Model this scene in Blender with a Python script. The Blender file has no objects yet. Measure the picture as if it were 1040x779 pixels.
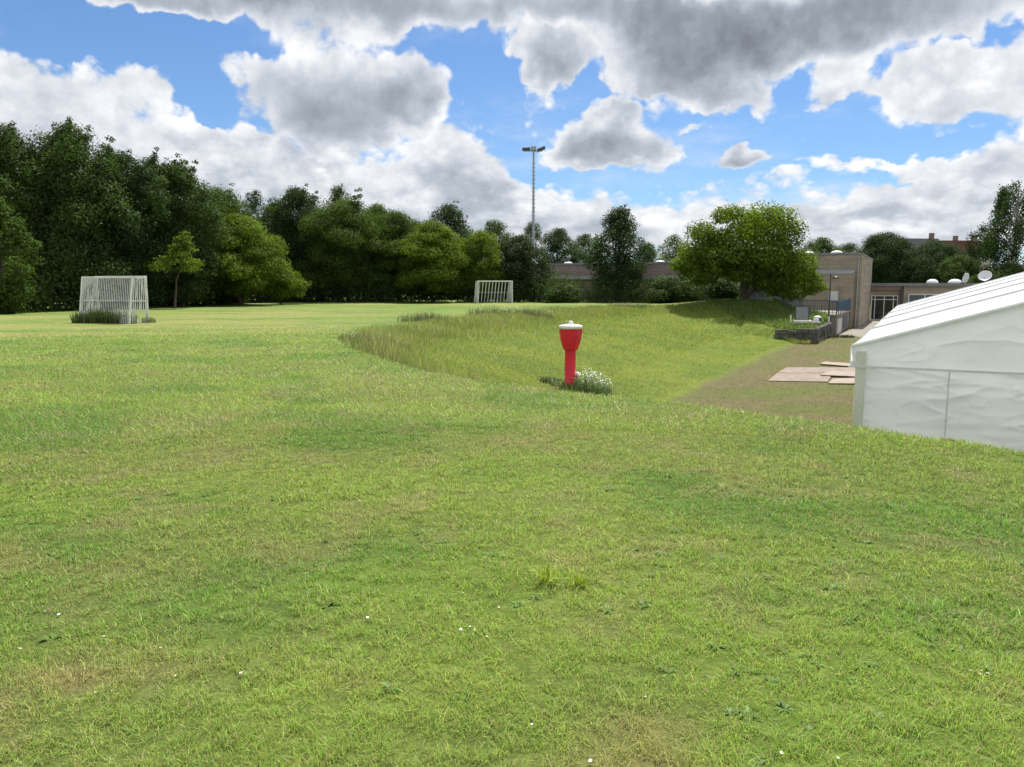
import bpy, math, random
import numpy as np
from mathutils import Vector, Matrix

sc = bpy.context.scene
COL = sc.collection
F, CX, CY = 780.0, 520.0, 389.5
PITCH = math.radians(7.27)
EYE = 1.6
CP, SP = math.cos(PITCH), math.sin(PITCH)

def px(x, y, d):
    """surveyed point: bearing/elevation of the photograph at depth d metres"""
    a, b = (x - CX) / F, (CY - y) / F
    Y, Z = CP + b * SP, -SP + b * CP
    return Vector((d * a / Y, d, EYE + d * Z / Y))

# ------------------------------------------------------------------ helpers
def tag(o, label=None, cat=None, group=None, kind=None):
    if label: o['label'] = label
    if cat: o['category'] = cat
    if group: o['group'] = group
    if kind: o['kind'] = kind
    return o

def empty(name, loc, rz=0.0):
    o = bpy.data.objects.new(name, None)
    o.empty_display_size = 0.3
    o.location = loc
    o.rotation_euler = (0, 0, rz)
    COL.objects.link(o)
    return o

def link(name, me, mat, parent=None):
    o = bpy.data.objects.new(name, me)
    if mat is not None:
        for m in (mat if isinstance(mat, (list, tuple)) else [mat]):
            me.materials.append(m)
    COL.objects.link(o)
    if parent: o.parent = parent
    return o

def np_mesh(name, V, Fc, col=None, smooth=False):
    """V (n,3); Fc (m,k) with one k"""
    V = np.ascontiguousarray(V, dtype=np.float32); Fc = np.ascontiguousarray(Fc, dtype=np.int32)
    me = bpy.data.meshes.new(name)
    me.vertices.add(len(V)); me.vertices.foreach_set('co', V.ravel())
    m, k = Fc.shape
    me.loops.add(m * k); me.loops.foreach_set('vertex_index', Fc.ravel())
    me.polygons.add(m)
    me.polygons.foreach_set('loop_start', np.arange(0, m * k, k, dtype=np.int32))
    if smooth: me.polygons.foreach_set('use_smooth', np.ones(m, dtype=bool))
    me.update(calc_edges=True)
    if col is not None:
        at = me.color_attributes.new('col', 'FLOAT_COLOR', 'POINT')
        c = np.ones((len(V), 4), dtype=np.float32); c[:, :3] = col
        at.data.foreach_set('color', c.ravel())
    return me

class MB:
    """collects boxes, bars, tubes, lathes; build() links them as ONE mesh object"""
    def __init__(s): s.v = []; s.f = []; s.m = []; s.sm = []
    def add(s, vs, fs, mi=0, smooth=False):
        o = len(s.v); s.v += [tuple(p) for p in vs]
        for f in fs:
            s.f.append([i + o for i in f]); s.m.append(mi); s.sm.append(smooth)
    def box(s, x0, x1, y0, y1, z0, z1, mi=0):
        s.add([(x0,y0,z0),(x1,y0,z0),(x1,y1,z0),(x0,y1,z0),(x0,y0,z1),(x1,y0,z1),(x1,y1,z1),(x0,y1,z1)],
              [(0,3,2,1),(4,5,6,7),(0,1,5,4),(1,2,6,5),(2,3,7,6),(3,0,4,7)], mi)
    def bar(s, a, b, w, h=None, up=(0,0,1), mi=0):
        a, b = Vector(a), Vector(b); h = h or w
        d = (b - a).normalized(); u = Vector(up)
        if abs(d.dot(u)) > 0.97: u = Vector((0, 1, 0))
        r = d.cross(u).normalized() * (w / 2); t = r.cross(d).normalized() * (h / 2)
        vs = [a - r - t, a + r - t, a + r + t, a - r + t, b - r - t, b + r - t, b + r + t, b - r + t]
        s.add(vs, [(0,1,2,3),(7,6,5,4),(0,4,5,1),(1,5,6,2),(2,6,7,3),(3,7,4,0)], mi)
    def tube(s, pts, rad, n=8, mi=0, cap=True, smooth=True):
        pts = [Vector(p) for p in pts]
        if not isinstance(rad, (list, tuple)): rad = [rad] * len(pts)
        vs = []; prev = None
        for i, p in enumerate(pts):
            d = (pts[min(i+1, len(pts)-1)] - pts[max(i-1, 0)]).normalized()
            if prev is None:
                prev = d.orthogonal().normalized()
            r = (prev - d * prev.dot(d)).normalized(); prev = r; t = d.cross(r)
            for k in range(n):
                a = 2 * math.pi * k / n
                vs.append(p + (r * math.cos(a) + t * math.sin(a)) * rad[i])
        fs = []
        for i in range(len(pts) - 1):
            for k in range(n):
                k2 = (k + 1) % n
                fs.append((i*n+k, i*n+k2, (i+1)*n+k2, (i+1)*n+k))
        s.add(vs, fs, mi, smooth)
        if cap:
            s.add(vs[:n], [tuple(reversed(range(n)))], mi); s.add(vs[-n:], [tuple(range(n))], mi)
    def lathe(s, prof, n=24, mi=0, smooth=True, c=(0,0,0), rot=0.0):
        vs = []
        for r, z in prof:
            for k in range(n):
                a = 2 * math.pi * k / n + rot
                vs.append((c[0] + r * math.cos(a), c[1] + r * math.sin(a), c[2] + z))
        fs = []
        for i in range(len(prof) - 1):
            for k in range(n):
                k2 = (k + 1) % n
                fs.append((i*n+k, i*n+k2, (i+1)*n+k2, (i+1)*n+k))
        s.add(vs, fs, mi, smooth)
        s.add(vs[:n], [tuple(reversed(range(n)))], mi); s.add(vs[-n:], [tuple(range(n))], mi)
    def build(s, name, mat, parent=None, bevel=0.0):
        me = bpy.data.meshes.new(name)
        me.from_pydata(s.v, [], s.f); me.update()
        me.polygons.foreach_set('material_index', s.m)
        me.polygons.foreach_set('use_smooth', s.sm)
        o = link(name, me, mat, parent)
        if bevel:
            b = o.modifiers.new('bevel', 'BEVEL'); b.width = bevel; b.segments = 2; b.limit_method = 'ANGLE'
        return o

# numpy value noise
def _h(ix, iy, s):
    n = (ix.astype(np.int64) * 374761393 + iy.astype(np.int64) * 668265263 + s * 982451653) & 0xffffffff
    n = ((n ^ (n >> 13)) * 1274126177) & 0xffffffff
    return ((n ^ (n >> 16)) & 0xffff) / 65535.0
def vn(x, y, s=0):
    ix, iy = np.floor(x), np.floor(y); fx, fy = x - ix, y - iy
    fx = fx*fx*(3-2*fx); fy = fy*fy*(3-2*fy)
    a = _h(ix, iy, s); b = _h(ix+1, iy, s); c = _h(ix, iy+1, s); d = _h(ix+1, iy+1, s)
    return (a*(1-fx)+b*fx)*(1-fy) + (c*(1-fx)+d*fx)*fy
def fbm(x, y, s=0, o=4):
    t = 0; a = 0.5; n = 0
    for i in range(o):
        t = t + a * vn(x, y, s + i*17); n += a; a *= 0.55; x = x*2.03 + 11.3; y = y*2.03 + 5.7
    return t / n
def sst(a, b, x):
    t = np.clip((x - a) / (b - a), 0, 1); return t*t*(3-2*t)

# ------------------------------------------------------------------ materials
def newmat(name):
    m = bpy.data.materials.new(name); m.use_nodes = True
    nt = m.node_tree; return m, nt, nt.nodes['Principled BSDF'], nt.nodes['Material Output']
def nd(nt, typ, **kw):
    n = nt.nodes.new(typ)
    for k, v in kw.items(): setattr(n, k, v)
    return n
def mixc(nt, fac, a, b, mode='MIX'):
    n = nd(nt, 'ShaderNodeMix', data_type='RGBA', blend_type=mode)
    for sock, val in ((n.inputs[0], fac), (n.inputs[6], a), (n.inputs[7], b)):
        if hasattr(val, 'is_linked') or hasattr(val, 'links'): nt.links.new(val, sock)
        elif isinstance(val, (int, float)): sock.default_value = val
        else: sock.default_value = (*val, 1)
    return n.outputs[2]
def ramp(nt, src, stops):
    n = nd(nt, 'ShaderNodeValToRGB'); e = n.color_ramp.elements
    while len(e) < len(stops): e.new(0.5)
    for i, (p, c) in enumerate(stops):
        e[i].position = p; e[i].color = (*c, 1) if len(c) == 3 else c
    nt.links.new(src, n.inputs[0]); return n.outputs[0]
def noise(nt, scale, detail=4, rough=0.55, vec=None, coord='Object'):
    n = nd(nt, 'ShaderNodeTexNoise'); n.inputs['Scale'].default_value = scale
    n.inputs['Detail'].default_value = detail; n.inputs['Roughness'].default_value = rough
    if vec is None:
        t = nd(nt, 'ShaderNodeTexCoord'); vec = t.outputs[coord]
    nt.links.new(vec, n.inputs['Vector']); return n.outputs[0]
def bump(nt, h, p, strength=0.3, dist=0.02):
    b = nd(nt, 'ShaderNodeBump'); b.inputs['Strength'].default_value = strength; b.inputs['Distance'].default_value = dist
    nt.links.new(h, b.inputs['Height']); nt.links.new(b.outputs[0], p.inputs['Normal'])

def simple(name, c, rough=0.6, metal=0.0, var=0.15, scale=6.0, bmp=0.0, spec=0.4, dirt=None):
    m, nt, p, out = newmat(name)
    n = noise(nt, scale, 5, 0.6)
    lo = tuple(x * (1 - var) for x in c); hi = tuple(min(1, x * (1 + var)) for x in c)
    colr = ramp(nt, n, [(0.3, lo), (0.7, hi)])
    if dirt is not None:
        n2 = noise(nt, scale * 0.35, 6, 0.65)
        colr = mixc(nt, ramp(nt, n2, [(0.5, (0, 0, 0)), (0.75, (0.8, 0.8, 0.8))]), colr, dirt)
    nt.links.new(colr, p.inputs['Base Color'])
    p.inputs['Roughness'].default_value = rough; p.inputs['Metallic'].default_value = metal
    p.inputs['Specular IOR Level'].default_value = spec
    if bmp: bump(nt, noise(nt, scale * 4, 4), p, bmp, 0.01)
    return m

def leafmat(name, stops, transl=0.35, clump=0.35, rough=0.55):
    m, nt, p, out = newmat(name)
    g = nd(nt, 'ShaderNodeNewGeometry')
    c = ramp(nt, g.outputs['Random Per Island'], [(i / (len(stops) - 1), s) for i, s in enumerate(stops)])
    n = noise(nt, clump, 3, 0.6)
    tint = ramp(nt, n, [(0.3, (0.62, 0.66, 0.7)), (0.7, (1.22, 1.2, 0.95))])
    c2 = mixc(nt, 1.0, c, tint, 'MULTIPLY')
    nt.links.new(c2, p.inputs['Base Color']); p.inputs['Roughness'].default_value = .75
    p.inputs['Specular IOR Level'].default_value = 0.15
    tr = nd(nt, 'ShaderNodeBsdfTranslucent')
    c3 = mixc(nt, 1.0, c2, (1.25, 1.35, 0.55), 'MULTIPLY'); nt.links.new(c3, tr.inputs[0])
    mx = nd(nt, 'ShaderNodeMixShader'); mx.inputs[0].default_value = transl
    nt.links.new(p.outputs[0], mx.inputs[1]); nt.links.new(tr.outputs[0], mx.inputs[2])
    nt.links.new(mx.outputs[0], out.inputs[0])
    return m

def blademat(name, transl=0.3):
    m, nt, p, out = newmat(name)
    a = nd(nt, 'ShaderNodeAttribute', attribute_name='col')
    nt.links.new(a.outputs['Color'], p.inputs['Base Color'])
    p.inputs['Roughness'].default_value = 0.55; p.inputs['Specular IOR Level'].default_value = 0.3
    tr = nd(nt, 'ShaderNodeBsdfTranslucent'); nt.links.new(a.outputs['Color'], tr.inputs[0])
    mx = nd(nt, 'ShaderNodeMixShader'); mx.inputs[0].default_value = transl
    nt.links.new(p.outputs[0], mx.inputs[1]); nt.links.new(tr.outputs[0], mx.inputs[2])
    nt.links.new(mx.outputs[0], out.inputs[0])
    return m

def groundmat():
    m, nt, p, out = newmat('grass_ground')
    a = nd(nt, 'ShaderNodeAttribute', attribute_name='col')
    geo = nd(nt, 'ShaderNodeNewGeometry')
    pos = geo.outputs['Position']
    n1 = noise(nt, 2.2, 8, 0.72, pos); n2 = noise(nt, 9.0, 6, 0.7, pos); n3 = noise(nt, 40.0, 4, 0.7, pos)
    c = mixc(nt, 1.0, a.outputs['Color'], ramp(nt, n1, [(0.28, (0.72, 0.76, 0.74)), (0.72, (1.22, 1.18, 1.2))]), 'MULTIPLY')
    c = mixc(nt, 1.0, c, ramp(nt, n2, [(0.3, (0.62, 0.66, 0.66)), (0.5, (1, 1, 1)), (0.75, (1.35, 1.28, 1.3))]), 'MULTIPLY')
    c = mixc(nt, 1.0, c, ramp(nt, n3, [(0.35, (0.72, 0.72, 0.72)), (0.7, (1.25, 1.25, 1.25))]), 'MULTIPLY')
    nt.links.new(c, p.inputs['Base Color'])
    p.inputs['Roughness'].default_value = 0.9; p.inputs['Specular IOR Level'].default_value = 0.1
    ad = nd(nt, 'ShaderNodeMath', operation='ADD'); nt.links.new(n2, ad.inputs[0]); nt.links.new(n3, ad.inputs[1])
    bump(nt, ad.outputs[0], p, 0.6, 0.05)
    return m

def brickmat(name, c1, c2, mortar, sx=0.24, sy=0.075):
    m, nt, p, out = newmat(name)
    t = nd(nt, 'ShaderNodeTexCoord'); g = nd(nt, 'ShaderNodeSeparateXYZ'); nt.links.new(t.outputs['Object'], g.inputs[0])
    ad = nd(nt, 'ShaderNodeMath', operation='ADD'); nt.links.new(g.outputs[0], ad.inputs[0]); nt.links.new(g.outputs[1], ad.inputs[1])
    cb = nd(nt, 'ShaderNodeCombineXYZ'); nt.links.new(ad.outputs[0], cb.inputs[0]); nt.links.new(g.outputs[2], cb.inputs[1])
    b = nd(nt, 'ShaderNodeTexBrick'); nt.links.new(cb.outputs[0], b.inputs['Vector'])
    b.inputs['Scale'].default_value = 1.0; b.inputs['Brick Width'].default_value = sx; b.inputs['Row Height'].default_value = sy
    b.inputs['Mortar Size'].default_value = 0.008; b.inputs['Color1'].default_value = (*c1, 1); b.inputs['Color2'].default_value = (*c2, 1)
    b.inputs['Mortar'].default_value = (*mortar, 1)
    n = noise(nt, 0.7, 6, 0.65)
    c = mixc(nt, 1.0, b.outputs[0], ramp(nt, n, [(0.3, (0.78, 0.78, 0.8)), (0.7, (1.15, 1.13, 1.1))]), 'MULTIPLY')
    # weather streak courses
    w = nd(nt, 'ShaderNodeTexNoise'); w.inputs['Scale'].default_value = 1.0; w.inputs['Detail'].default_value = 4
    mp = nd(nt, 'ShaderNodeMapping'); mp.inputs['Scale'].default_value = (0.15, 0.15, 3.0)
    nt.links.new(t.outputs['Object'], mp.inputs[0]); nt.links.new(mp.outputs[0], w.inputs['Vector'])
    c = mixc(nt, 1.0, c, ramp(nt, w.outputs[0], [(0.35, (0.82, 0.82, 0.84)), (0.65, (1.1, 1.09, 1.06))]), 'MULTIPLY')
    nt.links.new(c, p.inputs['Base Color']); p.inputs['Roughness'].default_value = 0.9
    bump(nt, b.outputs[1], p, -0.3, 0.01)
    return m

def fabricmat(name, c, wr=0.25, transl=0.25):
    m, nt, p, out = newmat(name)
    n = noise(nt, 1.2, 5, 0.6)
    cc = ramp(nt, n, [(0.35, tuple(x*0.94 for x in c)), (0.7, c)])
    n4 = noise(nt, 0.5, 7, 0.7)
    cc = mixc(nt, ramp(nt, n4, [(0.55, (0, 0, 0)), (0.8, (0.2, 0.2, 0.2))]), cc, (0.5, 0.5, 0.45))
    nt.links.new(cc, p.inputs['Base Color']); p.inputs['Roughness'].default_value = 0.45
    t = nd(nt, 'ShaderNodeTexCoord'); mp = nd(nt, 'ShaderNodeMapping'); nt.links.new(t.outputs['Object'], mp.inputs[0])
    mp.inputs['Rotation'].default_value = (0.2, 0.9, 0.3); mp.inputs['Scale'].default_value = (1.6, 1.6, 0.55)
    n2 = nd(nt, 'ShaderNodeTexNoise'); n2.inputs['Scale'].default_value = 2.2; n2.inputs['Detail'].default_value = 3; n2.inputs['Distortion'].default_value = 0.8
    nt.links.new(mp.outputs[0], n2.inputs['Vector'])
    bump(nt, n2.outputs[0], p, wr, 0.12)
    tr = nd(nt, 'ShaderNodeBsdfTranslucent'); nt.links.new(cc, tr.inputs[0])
    mx = nd(nt, 'ShaderNodeMixShader'); mx.inputs[0].default_value = transl
    nt.links.new(p.outputs[0], mx.inputs[1]); nt.links.new(tr.outputs[0], mx.inputs[2]); nt.links.new(mx.outputs[0], out.inputs[0])
    return m

M = {}
M['ground'] = groundmat()
M['blade'] = blademat('grass_blades', 0.45)
M['dark'] = leafmat('foliage_dark', [(0.032, 0.06, 0.019), (0.056, 0.093, 0.029), (0.086, 0.13, 0.041)], 0.3)
M['deep'] = leafmat('foliage_deep', [(0.021, 0.044, 0.017), (0.038, 0.069, 0.025), (0.06, 0.098, 0.037)], 0.28)
M['mid'] = leafmat('foliage_mid', [(0.036, 0.064, 0.015), (0.062, 0.104, 0.023), (0.095, 0.14, 0.033)], 0.38)
M['light'] = leafmat('foliage_light', [(0.065, 0.105, 0.014), (0.11, 0.165, 0.022), (0.16, 0.215, 0.035)], 0.45)
M['olive'] = leafmat('foliage_olive', [(0.028, 0.045, 0.02), (0.05, 0.07, 0.032), (0.075, 0.1, 0.045)], 0.22)
M['bark'] = simple('bark', (0.075, 0.06, 0.045), 0.9, var=0.4, scale=5, bmp=0.6)
M['birchbark'] = simple('pale_bark', (0.3, 0.29, 0.27), 0.8, var=0.4, scale=4, bmp=0.3)
M['red'] = simple('red_paint', (0.66, 0.014, 0.034), 0.42, var=0.1, scale=9, bmp=0.04, dirt=(0.38, 0.02, 0.028))
M['whitepaint'] = simple('white_paint', (0.7, 0.7, 0.7), 0.5, var=0.07, scale=12, dirt=(0.48, 0.48, 0.46))
M['goalwood'] = simple('weathered_white_timber', (0.72, 0.72, 0.71), 0.7, var=0.15, scale=8, bmp=0.2, dirt=(0.33, 0.33, 0.31))
M['goalshade'] = simple('shaded_timber_slat', (0.52, 0.52, 0.53), 0.8, var=0.25, scale=8, bmp=0.2, dirt=(0.18, 0.18, 0.18))  # greyer copy of the goal timber, shade on the near slats as colour
M['steel'] = simple('galvanised_steel', (0.34, 0.36, 0.39), 0.5, 0.6, 0.12, 5)
M['darksteel'] = simple('dark_steel', (0.06, 0.065, 0.075), 0.5, 0.3, 0.15, 5)
M['lampglass'] = simple('lamp_glass', (0.35, 0.37, 0.36), 0.15, var=0.05, spec=0.6)
M['tent'] = fabricmat('white_tent_fabric', (0.9, 0.91, 0.92), 0.28, 0.66)
M['tentroof'] = fabricmat('white_roof_fabric', (0.8, 0.82, 0.83), 0.08, 0.45)
M['alu'] = simple('aluminium', (0.62, 0.61, 0.56), 0.6, 0.0, 0.08, 4)
M['seam'] = simple('grey_seam', (0.62, 0.64, 0.64), 0.6, var=0.1)
M['brick'] = brickmat('buff_brick', (0.33, 0.28, 0.21), (0.27, 0.23, 0.175), (0.33, 0.3, 0.25))
M['brickb'] = brickmat('brown_brick', (0.25, 0.19, 0.155), (0.21, 0.16, 0.13), (0.22, 0.19, 0.17))
M['palebrick'] = brickmat('pale_brick', (0.42, 0.4, 0.36), (0.36, 0.34, 0.31), (0.4, 0.39, 0.36))
M['roofgrey'] = simple('grey_roof_edge', (0.2, 0.215, 0.225), 0.6, 0.1, 0.15, 2, dirt=(0.13, 0.13, 0.13))
M['zinc'] = simple('zinc_flashing', (0.34, 0.37, 0.41), 0.5, 0.3, 0.12, 2)
M['concrete'] = simple('concrete', (0.22, 0.205, 0.18), 1.0, spec=0.08, var=0.15, scale=1.5, bmp=0.15, dirt=(0.22, 0.2, 0.175))
M['blue'] = simple('blue_railing_paint', (0.045, 0.095, 0.16), 0.5, var=0.15, scale=3)
M['winwhite'] = simple('white_window_frame', (0.6, 0.62, 0.63), 0.5, var=0.05)
M['doorwhite'] = simple('white_shutter_door', (0.5, 0.51, 0.5), 0.6, var=0.08, scale=3)
M['greygrille'] = simple('blue_grey_grille', (0.13, 0.155, 0.18), 0.6, var=0.2, scale=5)
M['glass'] = simple('dark_glass', (0.012, 0.016, 0.02), 0.06, var=0.2, scale=0.8, spec=0.6)
M['blueglass'] = simple('sky_reflecting_glass', (0.06, 0.08, 0.1), 0.12, var=0.3, scale=0.9, spec=0.7)
M['dome'] = simple('skylight_acrylic', (0.68, 0.7, 0.72), 0.25, var=0.06, spec=0.6)
M['stone'] = simple('rough_wall_stone', (0.085, 0.082, 0.075), 0.9, var=0.4, scale=3, bmp=0.6, dirt=(0.16, 0.15, 0.13))
M['ply'] = simple('brown_plywood', (0.19, 0.15, 0.115), 0.8, var=0.38, scale=2.5, bmp=0.1, dirt=(0.14, 0.11, 0.085))
M['plypale'] = simple('pale_plywood', (0.25, 0.2, 0.155), 0.8, var=0.35, scale=2.5, bmp=0.1, dirt=(0.2, 0.17, 0.13))
M['redtile'] = simple('red_roof_tile', (0.035, 0.015, 0.013), 1.0, spec=0.03, var=0.3, scale=1.5, bmp=0.2)
M['greytile'] = simple('grey_roof_tile', (0.045, 0.045, 0.05), 1.0, spec=0.03, var=0.2, scale=1.5, bmp=0.2)
M['render'] = simple('house_render', (0.4, 0.37, 0.33), 0.9, var=0.1, scale=1)
M['petal'] = simple('white_petal', (0.8, 0.8, 0.78), 0.6, var=0.04, scale=30)
M['yolk'] = simple('yellow_flower_centre', (0.65, 0.42, 0.03), 0.6, var=0.1, scale=30)
M['clay'] = simple('red_clay', (0.14, 0.075, 0.05), 0.9, var=0.25, scale=12, bmp=0.4)
M['redpanel'] = simple('dull_red_panel', (0.22, 0.06, 0.05), 0.7, var=0.2, scale=3)
M['soil'] = simple('dark_soil', (0.05, 0.042, 0.03), 0.95, var=0.4, scale=7, bmp=0.7)

# ------------------------------------------------------------------ terrain
U = np.array([0.466, 0.885]); VV = np.array([0.885, -0.466])
RZ = -math.atan2(0.466, 0.885)
NPOLY = np.array([(90,-77.5),(12,.5),(4.95,7.3),(3.95,8.6),(3.25,9.35),(2.45,10.2),(0.9,11.5),(-.5,12.7),(-1.7,14.5),(-3.6,18.4),(-4.9,21.9),(-5.3,25.5),
    (-4.6,30),(-1.8,40),(3,54),(8,60.5),(14.5,61),(18,58.5),(19.5,58),(21,62),(24,75),(28,110),(140,130),(170,0)], float)
LPOLY = np.array([(1.6,16.4),(5.6,24.4),(17.3,46.6),(18.9,47.6),(23.3,56),(29.4,67.2),(36,81),(44,100),(125,78),(140,0),(74,-58.3),(8,7.7),(4.0,11.8)], float)
WPOLY = np.array([(18.75,47.85),(23.15,56.2),(22.6,57.5),(17,57),(15.2,50.0)], float)

def inside(P, x, y):
    r = np.zeros(x.shape, bool); n = len(P); j = n - 1
    for i in range(n):
        xi, yi = P[i]; xj, yj = P[j]
        c = ((yi > y) != (yj > y))
        if c.any():
            r ^= c & (x < (xj - xi) * (y - yi) / (yj - yi + 1e-12) + xi)
        j = i
    return r
def pdist(P, x, y):
    d = np.full(x.shape, 1e9); n = len(P)
    for i in range(n):
        ax, ay = P[i]; bx, by = P[(i+1) % n]; ex, ey = bx-ax, by-ay
        t = np.clip(((x-ax)*ex + (y-ay)*ey) / (ex*ex+ey*ey), 0, 1)
        d = np.minimum(d, (x-ax-t*ex)**2 + (y-ay-t*ey)**2)
    return np.sqrt(d)
def terr(x, y, full=False):
    x = np.asarray(x, float); y = np.asarray(y, float)
    iN = inside(NPOLY, x, y); iL = inside(LPOLY, x, y)
    dP = np.where(iN, pdist(NPOLY, x, y), 0); dL = np.where(iL, 0, pdist(LPOLY, x, y))
    t = dP / (dP + dL + 1e-9)
    S = 0.35 * t + 0.65 * t*t*(3-2*t)
    z = -2.0 * S
    w = inside(WPOLY, x, y)
    tw = np.clip((y - 48.5) / 9, 0, 1)
    z = np.where(w, np.maximum(z, -1.2 + 0.7 * tw), z)
    z = z + 0.55 * np.exp(-((x-18.0)**2 + (y-61.5)**2) / (2*3.2**2)) * (1 - sst(0.7, 1.0, t))
    r = np.hypot(x, y)
    z = z + (fbm(x*0.25, y*0.25, 3, 3) - 0.5) * 0.10 * sst(3, 10, r) * np.where(iL, 0.2, 1)
    z = z + (fbm(x*3.1, y*3.1, 8, 2) - 0.5) * 0.022 * sst(14, 8, r)
    z = z + (fbm(x*1.3, y*1.3, 5, 3) - 0.5) * 0.035 * np.where(iL, 0.2, 1)
    if full: return z, t, iN, iL, dP
    return z
def tz(x, y): return float(terr(np.array([x]), np.array([y]))[0])

def lerp(a, b, f): return a + (b - a) * f[:, None]
GSC = np.array([[1.50, 1.50, 1.45]])
def groundcol(x, y, info=None):
    z, t, iN, iL, dP = info if info is not None else terr(x, y, True)
    A = lambda *c: np.array(c)[None, :] * np.ones((len(x), 1))
    c = A(.106, .160, .034)
    n1 = fbm(x*.16+3, y*.16, 21, 4); n2 = fbm(x*.75, y*.75, 22, 4); n3 = fbm(x*2.6, y*2.6, 23, 4); n4 = fbm(x*.45+9, y*.9, 24, 4)
    c = lerp(c, A(.140, .180, .048), sst(.42, .68, n1) * .65)
    c = lerp(c, A(.062, .135, .022), sst(.48, .68, n2) * .7)
    c = lerp(c, A(.130, .195, .036), sst(.54, .72, n4) * .65)
    c = lerp(c, A(.170, .155, .085), sst(.56, .74, n3) * .42 * sst(.35, .6, n1+.1))
    r = np.hypot(x, y)
    # worn dry foreground corner and streaks
    dry = sst(.42, .62, fbm(x*.8, y*1.2, 31, 4)) * (sst(4.2, 1.6, r + .75*x) * .9 + .04)
    c = lerp(c, A(.17, .145, .075), np.clip(dry, 0, .7))
    # path-like paler mowing bands far away
    band = sst(.5, .72, fbm(x*.07, y*.35, 33, 3)) * sst(18, 30, r) * (~iN)
    c = lerp(c, A(.20, .195, .07), band * .55)
    # the slope: rougher, yellow green
    sl = np.clip(sst(.01, .10, t) - sst(.965, .985, t), 0, 1) * iN
    far = sst(12, 17, y)
    c = lerp(c, lerp(A(.106, .140, .019), A(.080, .120, .016), sst(.35, .65, fbm(x*.6, y*.6, 41, 4))), sl * far * .9)
    # tussocky uncut rim
    rim = np.exp(-((t - .12) / .13)**2) * iN * sst(14, 19, y) * sst(64, 50, y)
    c = lerp(c, lerp(A(.130, .155, .050), A(.088, .120, .034), sst(.4, .6, fbm(x*.5, y*.5, 43, 4))), rim * .8)
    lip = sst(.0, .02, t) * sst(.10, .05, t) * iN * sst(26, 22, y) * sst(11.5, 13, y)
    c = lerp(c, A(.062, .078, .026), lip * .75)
    # bank under the tree: green darkened, the tree's shadow put into the colour
    treeshade = iN * sst(-.4, .4, x - (15.2 + (60 - y) * .17)) * sst(46.5, 48, y) * sst(68, 62, y)
    c = lerp(c, A(.040, .085, .016), treeshade * .9)
    # the low ground: dry, thin
    low = sst(.955, .985, t + .03*(fbm(x*.8, y*.8, 55, 3)-.5)) * iN
    cl = lerp(A(.086, .096, .034), A(.098, .092, .042), sst(.4, .62, fbm(x*.35, y*.35, 51, 4)))
    cl = lerp(cl, A(.080, .100, .026), sst(.52, .68, fbm(x*.2+7, y*.5, 52, 4)) * .8)
    c = lerp(c, cl, low)
    return c * GSC

def axis(lo, hi, segs):
    out = []; x = lo
    while x < hi:
        out.append(x)
        for (a, b, h) in segs:
            if a <= x < b: x += h; break
        else:
            x += max(0.35, min(abs(x - 10) * 0.12, 60))
    out.append(hi); return np.array(out)
gx = axis(-900, 900, [(-8, 8, .14), (-45, 60, .36)])
gy = axis(-300, 1500, [(-2, 17, .14), (-20, 92, .36)])
X, Y = np.meshgrid(gx, gy); x, y = X.ravel(), Y.ravel()
info = terr(x, y, True); z = info[0]
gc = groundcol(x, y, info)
r_ = np.hypot(x, y)
# thatch and soil show between the standing blades of the near lawn
gc = lerp(gc * np.array([[.85, .80, .86]]), gc * np.array([[.56, .53, .50]]) + np.array([[.010, .008, .003]]), sst(26, 6, r_))
nx, ny = len(gx), len(gy)
idx = np.arange(nx * ny).reshape(ny, nx)
quads = np.stack([idx[:-1, :-1], idx[:-1, 1:], idx[1:, 1:], idx[1:, :-1]], -1).reshape(-1, 4)
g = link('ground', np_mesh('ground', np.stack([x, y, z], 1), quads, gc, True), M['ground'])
tag(g, kind='structure')

# ------------------------------------------------------------------ grass
rng = np.random.default_rng(7)
def blades(name, x, y, h, w, col, mat, lean=0.5, seg2=False, zoff=-0.004):
    n = len(x); z = terr(x, y) + zoff
    a = rng.uniform(0, 2*np.pi, n); b = a + rng.normal(np.pi/2, .5, n)
    ln = np.abs(rng.normal(0, lean, n)) * h
    rx, ry = np.cos(a) * w / 2, np.sin(a) * w / 2
    lx, ly = np.cos(b) * ln, np.sin(b) * ln
    if seg2:
        V = np.empty((n, 5, 3)); 
        V[:,0] = np.stack([x-rx, y-ry, z], 1); V[:,1] = np.stack([x+rx, y+ry, z], 1)
        mx, my, mz = x+lx*.35, y+ly*.35, z+h*.6
        V[:,2] = np.stack([mx-rx*.8, my-ry*.8, mz], 1); V[:,3] = np.stack([mx+rx*.8, my+ry*.8, mz], 1)
        V[:,4] = np.stack([x+lx, y+ly, z+h*(1-.12*np.clip(ln/h,0,2))], 1)
        i = (np.arange(n) * 5)[:, None]
        Fc = np.concatenate([i+np.array([[0,1,3]]), i+np.array([[0,3,2]]), i+np.array([[2,3,4]])], 0); k = 5
    else:
        V = np.empty((n, 3, 3))
        V[:,0] = np.stack([x-rx, y-ry, z], 1); V[:,1] = np.stack([x+rx, y+ry, z], 1)
        V[:,2] = np.stack([x+lx, y+ly, z+h], 1)
        i = (np.arange(n) * 3)[:, None]; Fc = i + np.array([[0,1,2]]); k = 3
    C = np.repeat(col, k, axis=0)
    return np_mesh(name, V.reshape(-1, 3), Fc, C)

def polar(n, r0, r1, p, amin=-.86, amax=.86):
    # density ~ r^-p per square metre
    q = 2 - p; uu = rng.uniform(0, 1, n)
    r = (r0**q + uu * (r1**q - r0**q)) ** (1 / q)
    a = rng.uniform(amin, amax, n)
    return r * np.sin(a), r * np.cos(a), r

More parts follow.
